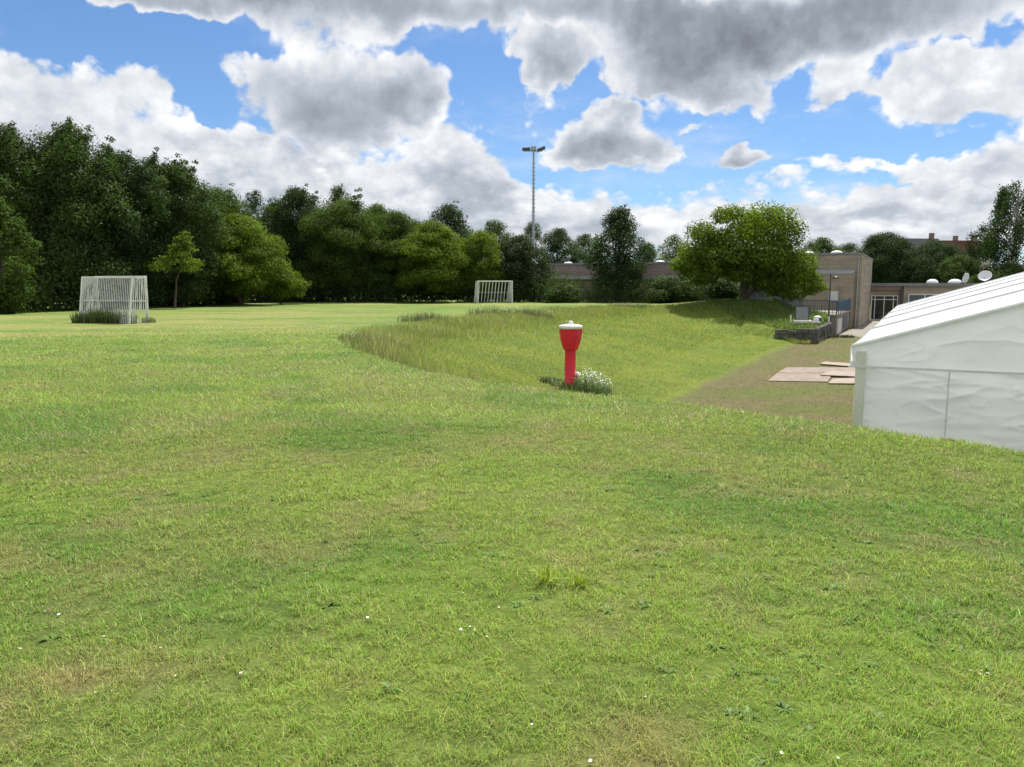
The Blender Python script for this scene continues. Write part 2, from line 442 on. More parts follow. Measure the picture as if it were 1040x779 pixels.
def bladecol(x, y, sp=.22):
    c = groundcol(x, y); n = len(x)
    c = c * (1 + rng.normal(0, sp, n))[:, None].clip(.4, 1.8)
    straw = rng.uniform(0, 1, n) < (.17 + .25 * (c[:, 0] > c[:, 1] * .95))
    c[straw] = np.array([.26, .22, .115]) * rng.uniform(.6, 1.15, straw.sum())[:, None]
    yel = rng.uniform(0, 1, n) < .10
    c[yel] = c[yel] * np.array([1.35, 1.3, .8])
    return np.clip(c * (np.array([1.46, 1.42, 1.36]) * (1 + .22 * sst(9, 3, np.hypot(x, y)))[:, None]), .004, .6)

n1 = 760000
x, y, r = polar(n1, 1.9, 9.0, 1.45)
clump = fbm(x*13, y*13, 61, 3); keep = clump > .33 + .12 * rng.uniform(-1, 1, n1)
x, y, r = x[keep], y[keep], r[keep]; clump = clump[keep]
hh = (.010 + .022 * rng.uniform(0, 1, len(x))**1.5) * (.55 + .95 * sst(.3, .7, clump)) * (.75 + .7 * fbm(x*.9, y*.9, 62, 3))
ww = .0026 * (np.maximum(r, 2.2) / 3) ** .75 * rng.uniform(.7, 1.4, len(x))
o = link('lawn_grass', blades('lawn_grass', x, y, hh, ww, bladecol(x, y, .28), M['blade'], .95, True), M['blade'])
tag(o, 'short mown grass with dry patches covering the near lawn', 'grass', kind='stuff')
n2 = 330000
x, y, r = polar(n2, 8.6, 34, 1.5, -.80, .80)
_, t, iN, iL, dP = terr(x, y, True); keep = (t < .93)
keep &= rng.uniform(0, 1, n2) < sst(34, 20, r)
x, y, r = x[keep], y[keep], r[keep]
hh = rng.uniform(.025, .065, len(x)); ww = .0032 * (r / 3) ** .95 * rng.uniform(.7, 1.4, len(x))
o = link('field_grass', blades('field_grass', x, y, hh, ww, bladecol(x, y, .18), M['blade'], 1.3), M['blade'])
tag(o, 'mown grass farther out across the playing field', 'grass', kind='stuff')

# uncut grass on the rim and slope of the hollow
n3 = 420000
x = rng.uniform(-7, 19, n3); y = rng.uniform(11.5, 62, n3)
_, t, iN, iL, dP = terr(x, y, True)
rim = np.exp(-((t - .13) / .12)**2) * sst(15, 20, y) * sst(66, 52, y)
tuss = sst(.38, .62, fbm(x*.55, y*.55, 43, 4))
prob = iN * (t < .95) * (.30 + .9 * rim) * np.where(y < 14, .5, 1) * (1 + 1.2 * sst(.22, .06, t) * sst(24, 18, y))
keep = rng.uniform(0, 1, n3) < prob
x, y, t, rim, tuss = x[keep], y[keep], t[keep], rim[keep], tuss[keep]
hh = rng.uniform(.05, .15, len(x)) * (1 + 1.8 * rim * (.4 + .9 * tuss)); hh *= np.where(t > .75, .55, 1) * np.where(y < 13, .8, 1); hh *= 1 + 1.1 * sst(.22, .06, t) * sst(24, 18, y)
ww = .006 * (y / 8) ** .9 * rng.uniform(.6, 1.3, len(x))
cc = bladecol(x, y, .24)
o = link('uncut_grass', blades('uncut_grass', x, y, hh, ww, cc, M['blade'], .55), M['blade'])
tag(o, 'rough yellowish uncut grass on the sloping bank of the hollow', 'grass', kind='stuff')
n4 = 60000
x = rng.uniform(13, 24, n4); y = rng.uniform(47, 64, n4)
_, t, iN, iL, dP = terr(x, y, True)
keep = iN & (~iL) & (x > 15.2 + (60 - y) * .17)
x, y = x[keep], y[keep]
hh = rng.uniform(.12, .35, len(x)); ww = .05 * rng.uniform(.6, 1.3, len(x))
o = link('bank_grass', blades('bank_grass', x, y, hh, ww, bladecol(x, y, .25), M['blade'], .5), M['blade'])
tag(o, 'long grass on the bank under the spreading tree, tree shadow in its dark green', 'grass', kind='stuff')
n5 = 60000
x = rng.uniform(2, 30, n5); y = rng.uniform(15, 56, n5)
_, t, iN, iL, dP = terr(x, y, True)
keep = iL & ((x-18.9)*.885 - (y-47.6)*.466 < 9)
x, y = x[keep], y[keep]
hh = rng.uniform(.02, .06, len(x)); ww = .022 * rng.uniform(.6, 1.3, len(x))
o = link('thin_grass', blades('thin_grass', x, y, hh, ww, bladecol(x, y, .2), M['blade'], .8), M['blade'])
tag(o, 'thin dry grass on the low ground beside the tent', 'grass', kind='stuff')

# broad leaved weeds in the near lawn
def rosettes(pts, nl, ln, wd, colf):
    V = []; Fq = []; C = []
    for (px_, py_, s) in pts:
        z0 = tz(px_, py_)
        for k in range(nl):
            a = rng.uniform(0, 2*np.pi); L = ln * s * rng.uniform(.6, 1.2); W = wd * s * rng.uniform(.7, 1.2)
            d = np.array([np.cos(a), np.sin(a), 0]); e = np.array([-np.sin(a), np.cos(a), 0]); up = rng.uniform(.25, 1.0)
            p0 = np.array([px_, py_, z0]) + d*.004
            pm = p0 + d*L*.5 + np.array([0, 0, L*.38*up]); pt = p0 + d*L + np.array([0, 0, L*.25*up])
            i = len(V); V += [p0, pm + e*W/2, pt, pm - e*W/2]; Fq.append((i, i+1, i+2, i+3))
            C += [colf()] * 4
    return np.array(V), np.array(Fq), np.array(C)
pts = []
for k in range(900):
    x_, y_, r_ = polar(1, 2.3, 12, 1.3, -.75, .75)
    if fbm(x_*.75, y_*.75, 22, 4)[0] > .47: pts.append((float(x_[0]), float(y_[0]), float(rng.uniform(.35, .95))))
V, Fq, C = rosettes(pts, 9, .055, .02, lambda: np.array([.11, .21, .035]) * rng.uniform(.6, 1.5))
o = link('lawn_weeds', np_mesh('lawn_weeds', V, Fq, C), M['blade'])
tag(o, 'dark green clover and broad leaved weeds growing among the lawn grass', 'weeds', kind='stuff')

# ground hit of a surveyed pixel
def hit(x_, y_, d0=2.0, d1=90.0):
    lo = d0
    while lo < d1:
        p = px(x_, y_, lo)
        if p.z <= tz(p.x, p.y): break
        lo *= 1.01
    p = px(x_, y_, lo); return Vector((p.x, p.y, tz(p.x, p.y)))

# yellow-green tufts
for (tx, ty, s, lab) in ((555, 596, 1.0, 'bright yellow green grass tuft leaning left in the middle of the lawn'),
                         (589, 597, .8, 'bright yellow green grass tuft fanning right beside its twin')):
    p = hit(tx, ty); n = 44
    x = p.x + rng.normal(0, .02, n); y = p.y + rng.normal(0, .02, n)
    me = blades('grass_tuft', x, y, rng.uniform(.07, .15, n) * s, np.full(n, .0085), np.array([[.33, .42, .05]]) * rng.uniform(.75, 1.25, (n, 1)), M['blade'], .8, True)
    tag(link('grass_tuft', me, M['blade']), lab, 'grass tuft')

# daisies
dm = MB()
for k in range(11):
    a = 2*math.pi*k/11
    c_, s_ = math.cos(a), math.sin(a)
    dm.add([(c_*.003, s_*.003, .030), (c_*.009-s_*.0035, s_*.009+c_*.0035, .031), (c_*.0135, s_*.0135, .029), (c_*.009+s_*.0035, s_*.009-c_*.0035, .031)], [(0, 1, 2, 3)], 0)
dm.lathe([(.0015, .03), (.004, .031), (.0035, .034), (.001, .035)], 8, 1)
dm.tube([(0, 0, -.01), (.002, 0, .03)], .0009, 5, 2)
daisy = None
dpx = [(179,693),(97,708),(105,653),(112,655),(163,662),(114,706),(1003,689),(997,685),(987,684),(995,690),(470,608),(478,640),(482,643),(494,651),(507,620),
       (468,645),(850,775),(793,768),(540,742),(600,776),(373,630),(268,596),(246,690),(60,630),(20,665),(46,625),(700,560),(655,712),(330,545),(880,590)]
for i, (dx, dy) in enumerate(dpx):
    p = hit(dx, dy)
    if daisy is None:
        daisy = dm.build('daisy', [M['petal'], M['yolk'], M['mid']]); o = daisy
    else:
        o = daisy.copy(); COL.objects.link(o)
    s = random.Random(i).uniform(.38, .62)
    o.location = p; o.scale = (s, s, s); o.rotation_euler = (0.25*math.sin(i*7), -.25*math.cos(i*5), i)
    tag(o, 'tiny white daisy with yellow centre scattered in the mown lawn', 'daisy', 'daisies in the lawn')

# ------------------------------------------------------------------ trees
def leafquads(C, N, size, rg):
    """diamond leaf sprays centred at C with normals N"""
    n = len(C)
    N = N / (np.linalg.norm(N, axis=1, keepdims=True) + 1e-9)
    T = rg.normal(size=(n, 3)); T -= N * (T*N).sum(1)[:, None]; T /= np.linalg.norm(T, axis=1, keepdims=True) + 1e-9
    B = np.cross(N, T)
    L = (size * rg.uniform(.55, 1.4, n))[:, None]; W = L * rg.uniform(.38, .7, (n, 1))
    V = np.stack([C - T*L*.5, C + B*W*.5 + N*L*.1, C + T*L*.5 - N*L*.05, C - B*W*.5 + N*L*.1], 1).reshape(-1, 3)
    Fq = (np.arange(n)*4)[:, None] + np.array([[0, 1, 2, 3]])
    return V, Fq

def clumpcloud(centers, radii, per, size, rg, flat=.75, up=.5):
    Cs, Ns = [], []
    for c, r in zip(centers, radii):
        m = max(12, int(per * (r ** 2)))
        d = rg.normal(size=(m, 3)); d /= np.linalg.norm(d, axis=1, keepdims=True)
        rad = r * rg.uniform(.35, 1.0, m) ** .6 * (1 + .18 * rg.normal(size=m))
        p = c + d * rad[:, None] * np.array([1, 1, flat])
        Cs.append(p); Ns.append(d * .8 + rg.normal(size=(m, 3)) * .55 + np.array([0, 0, up]))
    return leafquads(np.concatenate(Cs), np.concatenate(Ns), size, rg)

def tree(name, label, cat, X, Y, H, R, mat, seed, bottom=.08, shape='round', base=None, leaf=.17, dens=.9, limbs=14, trunk_r=None, group=None, bark='bark',
         ncl=None, flat=.75, lean=(0, 0), spikes=0, ry=None, crowname='crown'):
    rg = np.random.default_rng(seed); rnd = random.Random(seed)
    bz = tz(X, Y) if base is None else base
    t = empty(name, (X, Y, bz)); tag(t, label, cat, group)
    ry = ry or R
    hb = H * bottom; hc = H - hb
    ncl = ncl or int(44 + 9 * R)
    cs, rs = [], []
    for k in range(ncl):
        f = (k + rg.uniform()) / ncl                     # height fraction
        if shape == 'round': prof = math.sqrt(max(.02, 1 - (2*f - .85)**2 / 1.35))
        elif shape == 'column': prof = min(1, .62 + f) * (1 - max(0, f - .45) / .62) ** .62
        elif shape == 'cone': prof = (1 - f) ** .8 * .95 + .06
        elif shape == 'dome': prof = math.sqrt(max(.03, 1 - f**2.2)) * (.72 + .28 * min(1, f * 4))
        else: prof = 1 - .3 * f
        a = k * 2.39996 + rg.uniform(-.5, .5); q = prof * math.sqrt(rg.uniform(.12, 1.0)) 
        rc = R * rg.uniform(.22, .38) * (1 - .3 * f)
        q2 = max(0, q * R - rc * .6) / R
        cs.append((math.cos(a)*q2*R + lean[0]*f, math.sin(a)*q2*ry + lean[1]*f, hb + rc*.5 + f * (hc - rc*1.15))); rs.append(rc)
    for k in range(spikes):                                 # loose leading shoots
        a = rg.uniform(0, 2*np.pi); q = rg.uniform(0, .55) * R; zz = H * (1 - .25*(q/R)) - rg.uniform(.0, .12)*H
        for j in range(4):
            cs.append((math.cos(a)*q + lean[0] + j*.10*R*.6, math.sin(a)*q, zz - .35*R*.5 + j * .13 * R)); rs.append(R * (.13 - .026*j))
    cs = np.array(cs)
    V, Fq = clumpcloud(cs, rs, 215 * dens * (.26/leaf)**2 * .9, leaf, rg, flat)
    V[:, 2] = np.maximum(V[:, 2], .03)
    link(crowname, np_mesh(crowname, V, Fq), mat, t)
    tr = trunk_r or max(.08, H * .022)
    m = MB(); top = H * .72
    pts = [(0, 0, -.15)]; 
    for k in range(1, 7):
        f = k / 6; pts.append((lean[0]*f*.7 + rnd.uniform(-.05, .05)*R, rnd.uniform(-.05, .05)*R, top * f))
    m.tube(pts, [tr * (1.25 if k == 0 else 1 - .8*k/6) for k in range(7)], 9)
    for k in range(min(limbs, len(cs))):
        c = cs[rnd.randrange(len(cs))]; f = min(.85, max(.18, c[2] / H * .6)); b = Vector(pts[0]).lerp(Vector(pts[-1]), f)
        b = Vector(pts[max(1, int(f*6))])
        c = Vector(c); mid = b.lerp(c, .5) + Vector((0, 0, -.04*H + .02*H*rnd.random()))
        m.tube([b, mid, c], [tr*.42, tr*.26, tr*.08], 6)
    m.build('trunk', M[bark], t)
    return t

def tpx(pxx, top, d, hw, *a, **k):
    """tree surveyed by bearing, top elevation, depth and half width"""
    p = px(pxx, 290, d); bz = k.pop('base', None)
    if bz is None: bz = tz(p.x, p.y)
    H = px(pxx, top, d).z - bz; R = 1.2 * hw / F * d
    name, lab, cat, mat, seed = a
    return tree(name, lab, cat, p.x, p.y, H, R, mat, seed, base=bz, **k)

GW = 'trees of the wood along the left side of the field'
tpx(2, 196, 44, 34, 'leafy_tree', 'yellowish green leafy tree cut by the left edge, lower than the dark trees', 'tree', M['mid'], 1, bottom=.01, shape='column', dens=1.3, group=GW)
tpx(14, 126, 52, 50, 'dark_tree', 'tall dark green tree at the left end of the wood, behind the yellowish one', 'tree', M['dark'], 2, bottom=.02, shape='round', group=GW, spikes=7, dens=1.35)
tpx(78, 124, 53, 58, 'dark_tree', 'tallest dark tree of the wood, ragged windblown top, above the near goal', 'tree', M['dark'], 3, bottom=.02, shape='round', group=GW, spikes=10, dens=1.35)
tpx(130, 152, 56, 44, 'dark_tree', 'dark tree sloping down right of the tallest one in the wood', 'tree', M['deep'], 4, bottom=.02, group=GW, spikes=7, dens=1.3)
tpx(184, 163, 60, 48, 'leafy_tree', 'mid green feathery tree with broad round top in the middle of the wood', 'tree', M['dark'], 5, bottom=.02, group=GW, spikes=9, dens=1.3)
tpx(226, 189, 66, 40, 'leafy_tree', 'smaller green tree just left of the small dark round crown on the skyline', 'tree', M['mid'], 6, bottom=.02, group=GW, spikes=4, dens=1.2)
tpx(262, 191, 86, 20, 'dark_tree', 'small dark round crown peeping over the wood behind the others', 'tree', M['deep'], 7, bottom=.1, group=GW)
tpx(243, 213, 64, 50, 'light_tree', 'light green tree with low overhanging branches at the edge of the wood', 'tree', M['light'], 8, bottom=.06, shape='dome', group=GW, flat=.45, dens=1.1)
tpx(285, 262, 66, 24, 'light_bush', 'low light green bush at the right end of the overhanging light tree', 'bush', M['light'], 108, bottom=.1, shape='dome', flat=.5)
tpx(176, 233, 54, 27, 'young_tree', 'young light green tree on a thin bare stem right of the near goal', 'tree', M['light'], 9, bottom=.42, shape='cone', flat=.4, trunk_r=.09, lean=(1.0, 0), ncl=24, limbs=0)
tpx(303, 189, 77, 36, 'dark_tree', 'broad dark green tree between the two light green groups', 'tree', M['deep'], 10, bottom=.03, spikes=3, dens=1.4)
tpx(345, 187, 90, 22, 'ragged_tree', 'ragged thin topped tree rising behind the light green trees', 'tree', M['dark'], 11, bottom=.2, spikes=8, dens=.7)
tpx(354, 200, 75, 46, 'light_tree', 'tall light green tree right of the broad dark one', 'tree', M['mid'], 12, bottom=.05, dens=1.2, flat=.6, spikes=3)
tpx(405, 212, 77, 40, 'light_tree', 'light green tree with layered branches in the middle of the tree line', 'tree', M['mid'], 13, bottom=.05, flat=.5, dens=1.1)
tpx(440, 222, 74, 38, 'light_tree', 'bright green bowed tree up and left of the far goal', 'tree', M['light'], 14, bottom=.1, shape='dome', flat=.5, dens=1.2)
tpx(456, 206, 90, 30, 'dark_tree', 'dark pointed tree behind the bright bowed tree, left of the floodlight mast', 'tree', M['deep'], 15, bottom=.1, spikes=4)
tpx(488, 233, 75, 28, 'light_tree', 'small bright green tree directly above the far goal', 'tree', M['light'], 16, bottom=.05, dens=1.2)
tpx(527, 238, 76, 29, 'olive_bush', 'dull olive round bush right of the far goal, in front of the mast', 'bush', M['olive'], 17, bottom=.02, dens=1.4, leaf=.2)
tpx(160, 158, 60, 34, 'dark_tree', 'narrow dark tree filling the dip left of the feathery tree', 'tree', M['dark'], 401, bottom=.02, group=GW, spikes=5, dens=1.3)
tpx(282, 205, 80, 28, 'leafy_tree', 'low mid green tree filling the skyline left of the broad dark tree', 'tree', M['mid'], 402, bottom=.02, group=GW, dens=1.2)
tpx(328, 212, 82, 30, 'leafy_tree', 'low green tree filling the skyline right of the broad dark tree', 'tree', M['mid'], 403, bottom=.02, group=GW, dens=1.2)
tpx(385, 206, 84, 36, 'leafy_tree', 'green tree showing behind the layered light green tree', 'tree', M['mid'], 404, bottom=.02, group=GW, dens=1.2)
GB = 'far trees behind the low buildings'
tpx(503, 222, 104, 24, 'far_tree', 'far dark tree on the skyline just left of the floodlight mast', 'tree', M['dark'], 18, bottom=.1, group=GB)
tpx(541, 224, 112, 17, 'far_tree', 'far tree standing right behind the floodlight mast', 'tree', M['dark'], 118, bottom=.1, group=GB)
tpx(567, 230, 108, 24, 'far_tree', 'far dark tree right of the floodlight mast', 'tree', M['deep'], 19, bottom=.1, group=GB)
tpx(594, 236, 112, 20, 'far_tree', 'far green tree left of the upright dark tree by the low building', 'tree', M['dark'], 20, bottom=.1, group=GB)
tpx(627, 210, 76, 31, 'dark_tree', 'upright dark green tree with spiky top in front of the low brown building', 'tree', M['deep'], 21, bottom=.06, shape='column', spikes=12, dens=1.1)
tpx(656, 246, 112, 18, 'far_tree', 'far low green tree right of the upright dark tree', 'tree', M['mid'], 22, bottom=.1, group=GB)
tpx(683, 237, 116, 18, 'far_tree', 'far airy tree at the left edge of the big spreading tree', 'tree', M['mid'], 23, bottom=.2, dens=.6, group=GB)
tpx(722, 238, 118, 22, 'far_tree', 'far tree half hidden behind the spreading tree', 'tree', M['dark'], 123, bottom=.1, group=GB)
tpx(832, 240, 112, 24, 'far_tree', 'far green tree showing above the brick hall roof', 'tree', M['mid'], 25, bottom=.1, group=GB)
tpx(860, 246, 122, 20, 'far_tree', 'far low tree above the right corner of the brick hall', 'tree', M['dark'], 26, bottom=.1, group=GB)
tpx(895, 235, 112, 30, 'far_tree', 'large dark tree right of the brick hall', 'tree', M['deep'], 27, bottom=.04, dens=1.3, group=GB)
tpx(944, 244, 110, 36, 'far_tree', 'broad dark tree below the red house roofs', 'tree', M['deep'], 28, bottom=.04, dens=1.3, group=GB)
tpx(972, 258, 104, 24, 'far_tree', 'dull green tree left of the tall weeping birch', 'tree', M['dark'], 29, bottom=.04, dens=1.2, group=GB)
tpx(992, 279, 96, 17, 'yellow_bush', 'yellowish bush just above the low roof under the birch', 'bush', M['mid'], 30, bottom=.04)
tpx(1026, 266, 100, 28, 'dark_bush', 'dark shrubby tree at the foot of the birch by the right edge', 'bush', M['dark'], 31, bottom=.04, dens=1.2)

# weeping birch
def birch():
    rg = np.random.default_rng(77)
    p = px(1026, 290, 104); bz = tz(p.x, p.y)
    H = px(1026, 184, 104).z - bz; R = 5.2
    t = empty('weeping_birch', (p.x, p.y, bz))
    tag(t, 'tall weeping birch with drooping airy branches at the right edge', 'tree')
    Cs = []; Ns = []; m = MB()
    m.tube([(0, 0, -.2), (.1, 0, H*.4), (.2, .1, H*.75), (.15, 0, H*.96)], [.28, .2, .12, .03], 8)
    for k in range(85):
        f = rg.uniform(.22, 1) ; a = rg.uniform(0, 2*np.pi)
        q = R * math.sqrt(rg.uniform(.05, 1)) * min(1, .35 + 1.5*(1-f)) * (.6 + .4 * min(1, f*2.2))
        top = np.array([math.cos(a)*q, math.sin(a)*q, H*f])
        m.tube([(0.12, 0, H*max(.15, f-.14)), (top[0]*.55, top[1]*.55, H*f*.99), tuple(top)], [.06, .04, .015], 5)
        L = rg.uniform(.12, .26) * H * min(1, f + .2)
        n = 330
        s = rg.uniform(0, 1, n)
        pp = top + np.stack([rg.normal(0, .32, n) + .35*s*math.cos(a), rg.normal(0, .32, n) + .35*s*math.sin(a), -s*L + rg.normal(0, .25, n)], 1)
        Cs.append(pp); Ns.append(rg.normal(size=(n, 3)) * np.array([1, 1, .4]))
    C = np.concatenate(Cs); C[:, 2] = np.maximum(C[:, 2], .3)
    V, Fq = leafquads(C, np.concatenate(Ns), .24, rg)
    link('crown', np_mesh('crown', V, Fq), M['deep'], t)
    m.build('trunk', M['birchbark'], t)
birch()

# the big spreading tree on the bank
def spreading():
    rg = np.random.default_rng(55); rnd = random.Random(5)
    d = 60.0; s = d / F
    p = px(757, 290, d); bz = tz(p.x, p.y)
    t = empty('spreading_tree', (p.x, p.y, bz))
    tag(t, 'wide spreading light green tree with crooked forked trunk on the bank', 'tree')
    # clumps laid along the crown's layered outline (offset from trunk, height above base, radius) in metres
    cl = []
    def L(pxx, pyy, r, dy=0.0): 
        cl.append(((pxx-757)*s, dy, (290-pyy)*s + EYE - bz, r*s))
    for (a, b, r) in [(757,224,17),(735,222,13),(778,226,17),(795,232,12),(712,238,14),(745,238,18),(770,240,18),(792,246,15),(728,246,17),(702,256,15),(690,266,9),(694,272,8),(718,262,14),
                      (740,258,18),(764,260,20),(786,264,18),(806,262,14),(816,272,14),(824,282,10),(800,276,16),(782,280,15),(765,274,13),(812,288,11),(796,292,11),(778,291,9),(705,270,10),(718,274,8),(828,292,7),(708,283,8),(698,280,7),(822,298,7),(806,300,7),(790,299,7),(722,284,8),(748,282,10),(768,288,9),(756,262,18),(738,276,10),(733,270,10)]:
        for q in (-1, 0, 1):
            L(a + rnd.uniform(-3, 3), b + rnd.uniform(-3, 3), r * rnd.uniform(.85, 1.1), q * rnd.uniform(1.0, 3.6) * (1 - abs(a-757)/110))
    cs = np.array([c[:3] for c in cl]); rs = [c[3] for c in cl]
    V, Fq = clumpcloud(cs, rs, 520, .2, rg, .7, .7)
    link('crown', np_mesh('crown', V, Fq), M['light'], t)
    m = MB()
    m.tube([(0, 0, -.3), (-.05, 0, .5), (-.1, 0, 1.1), (-.05, .1, 1.6)], [.42, .33, .3, .26], 10)
    def limb(pts, r): m.tube(pts, [r * (1 - .75*i/(len(pts)-1)) for i in range(len(pts))], 7)
    limb([(-.05, .1, 1.4), (.5, 0, 2.0), (.95, .2, 2.5), (1.6, .2, 3.6), (2.2, .3, 5)], .2)
    limb([(-.1, 0, 1.4), (-.3, .1, 2.3), (-.1, .2, 3.4), (-.4, .2, 5), (-.2, .3, 6.2)], .2)
    limb([(-.2, .1, 2.2), (-1.2, 0, 2.8), (-2.0, -.3, 2.7), (-3.2, -.3, 3.2), (-4.4, 0, 3.3)], .15)
    limb([(.2, .1, .2), (.7, .3, .7), (1.4, .3, 1.4), (2.2, 0, 2.0), (3.4, -.2, 2.6), (4.6, 0, 2.4)], .14)
    limb([(.1, -.3, .1), (.5, -.5, .9), (.9, -.5, 1.8), (1.5, -.8, 3)], .1)
    limb([(.5, 0, 2.0), (-.2, .8, 3.4), (-1.6, 1.2, 4.6)], .12)
    m.build('trunk', M['bark'], t)
spreading()

# hedges / undergrowth: long clipped masses
def hedge(name, label, pts, h, w, mat, seed, leaf=.17, per=360, cat='hedge', jag=.25):
    rg = np.random.default_rng(seed)
    p0 = Vector(pts[0]); t = empty(name, (p0.x, p0.y, tz(p0.x, p0.y))); tag(t, label, cat)
    C = []; N = []; m = MB(); z00 = tz(p0.x, p0.y)
    for (a, b) in zip(pts[:-1], pts[1:]):
        a, b = Vector(a), Vector(b); L = (b - a).length; k = max(1, int(L / (w*.55)))
        for i in range(k + 1):
            c = a.lerp(b, i / k); zb = tz(c.x, c.y) - z00
            hh = h * (1 + jag * (2*vn(np.array([c.x*.45]), np.array([c.y*.45]), seed)[0] - 1)) * rg.uniform(.85, 1.12)
            m = MB(); m.tube([(c.x-p0.x, c.y-p0.y, zb-.1), (c.x-p0.x+rg.uniform(-.2, .2), c.y-p0.y, zb+hh*.7)], [.05, .02], 5); m.build('stem', M['bark'], t)
            for lv in np.arange(.25, 1.01, .28):
                r = w * .5 * rg.uniform(.75, 1.15); n = int(per * r * r)
                dd = rg.normal(size=(n, 3)); dd /= np.linalg.norm(dd, axis=1, keepdims=True)
                q = dd * (r * rg.uniform(.4, 1, n)**.5)[:, None] + np.array([c.x-p0.x + rg.uniform(-.3, .3)*w, c.y-p0.y + rg.uniform(-.2, .2)*w, zb + hh*lv - r*.5])
                C.append(q); N.append(dd + rg.normal(size=(n, 3))*.6 + np.array([0, 0, .4]))
    C = np.concatenate(C); C[:, 2] = np.maximum(C[:, 2], .02)
    V, Fq = leafquads(C, np.concatenate(N), leaf, rg)
    link('foliage', np_mesh('foliage', V, Fq), mat, t)
    return t
def gp(x_, d): p = px(x_, 290, d); return (p.x, p.y, 0)
hedge('undergrowth', 'dark undergrowth along the foot of the wood left of the near goal', [gp(-14, 44), gp(40, 49), gp(95, 53)], 2.2, 2.2, M['dark'], 201, cat='undergrowth', per=200, leaf=.22)
hedge('undergrowth', 'shaded undergrowth along the foot of the wood right of the near goal', [gp(100, 54), gp(170, 62), gp(240, 70), gp(312, 77)], 1.9, 2.2, M['deep'], 202, cat='undergrowth', per=200, leaf=.22)
hedge('hedge', 'dark green hedge left of the far goal below the light trees', [gp(320, 73), gp(400, 73.5), gp(478, 74)], 2.1, 2.0, M['deep'], 203, per=260)
hedge('hedge', 'dark green hedge right of the far goal in front of the low brown building', [gp(478, 75), gp(560, 74), gp(640, 73), gp(700, 71), gp(742, 67)], 2.45, 2.2, M['dark'], 204, per=300, jag=.28)
tpx(683, 281, 71, 26, 'round_shrub', 'rounded dark shrub bulging from the hedge between the dark tree and spreading tree', 'bush', M['dark'], 205, bottom=.02, dens=1.3, leaf=.18)
tpx(572, 287, 72, 18, 'round_shrub', 'low rounded shrub in the hedge just right of the mast', 'bush', M['dark'], 206, bottom=.02, dens=1.3, leaf=.18)
tpx(734, 284, 64, 16, 'round_shrub', 'very dark shrub left of the spreading tree trunk', 'bush', M['deep'], 207, bottom=.02, dens=1.5, leaf=.18)
# deep mass of the wood behind the front trees
def woodmass():
    rg = np.random.default_rng(88); C = []; N = []
    line = [(-60, 60, 11.5), (20, 64, 12.2), (90, 66, 12.0), (150, 69, 10.2), (215, 78, 9.4), (300, 88, 8.6), (400, 92, 8), (480, 94, 7)]
    for (a, b) in zip(line[:-1], line[1:]):
        for i in range(14):
            f = i / 14; p = px(a[0] + (b[0]-a[0])*f, 290, a[1] + (b[1]-a[1])*f); H = a[2] + (b[2]-a[2])*f
            for lv in np.linspace(.12, .84, 6):
                r = 1.9 * rg.uniform(.8, 1.3); n = 190
                d = rg.normal(size=(n, 3)); d /= np.linalg.norm(d, axis=1, keepdims=True)
                C.append(d*(r*rg.uniform(.4, 1, n))[:, None] + np.array([p.x + rg.normal(0, .7), p.y + rg.normal(0, 1.2), H*lv])); N.append(d + rg.normal(size=(n, 3))*.5)
    V, Fq = leafquads(np.concatenate(C), np.concatenate(N), .4, rg)
    o = link('woodland', np_mesh('woodland', V, Fq), M['deep'])
    tag(o, 'deep dark mass of the wood behind its front trees', 'woodland', kind='stuff')
woodmass()

# ------------------------------------------------------------------ hydrant
p = hit(579, 395)
hy = empty('fire_hydrant', (p.x, p.y, p.z), .2)
tag(hy, 'red pillar fire hydrant with wide faceted head and white lid beside weeds', 'fire hydrant')
hs = 67 / F * p.y / 1.05
def S(prof): return [(r*hs, z*hs) for r, z in prof]
m = MB(); m.lathe(S([(.085, -.12), (.098, .0), (.098, .025), (.088, .03), (.087, .62), (.09, .64), (.09, .66)]), 28); m.build('barrel', M['red'], hy)
m = MB(); m.lathe(S([(.086, .622), (.118, .635), (.165, .77), (.182, .88), (.19, .96), (.18, .966)]), 8, smooth=False, rot=.3); m.build('head', M['red'], hy, .006)
m = MB(); m.lathe(S([(.18, .966), (.186, .967), (.185, 1.012), (.175, 1.02), (.11, 1.03), (.05, 1.04)]), 32)
lid = m.build('lid', M['whitepaint'], hy)
m = MB(); m.lathe(S([(.042, 1.036), (.045, 1.05), (.034, 1.058), (.032, 1.085), (.02, 1.09)]), 12); m.build('knob', M['whitepaint'], lid)
m = MB(); m.tube([(.07*hs, -.03*hs, .23*hs), (.105*hs, -.04*hs, .23*hs)], [.045*hs, .045*hs], 14); ot = m.build('outlet', M['red'], hy)
m = MB(); m.tube([(.106*hs, -.0403*hs, .23*hs), (.128*hs, -.048*hs, .23*hs)], [.05*hs, .046*hs], 8); m.build('outlet_cap', M['whitepaint'], ot)
HP = p
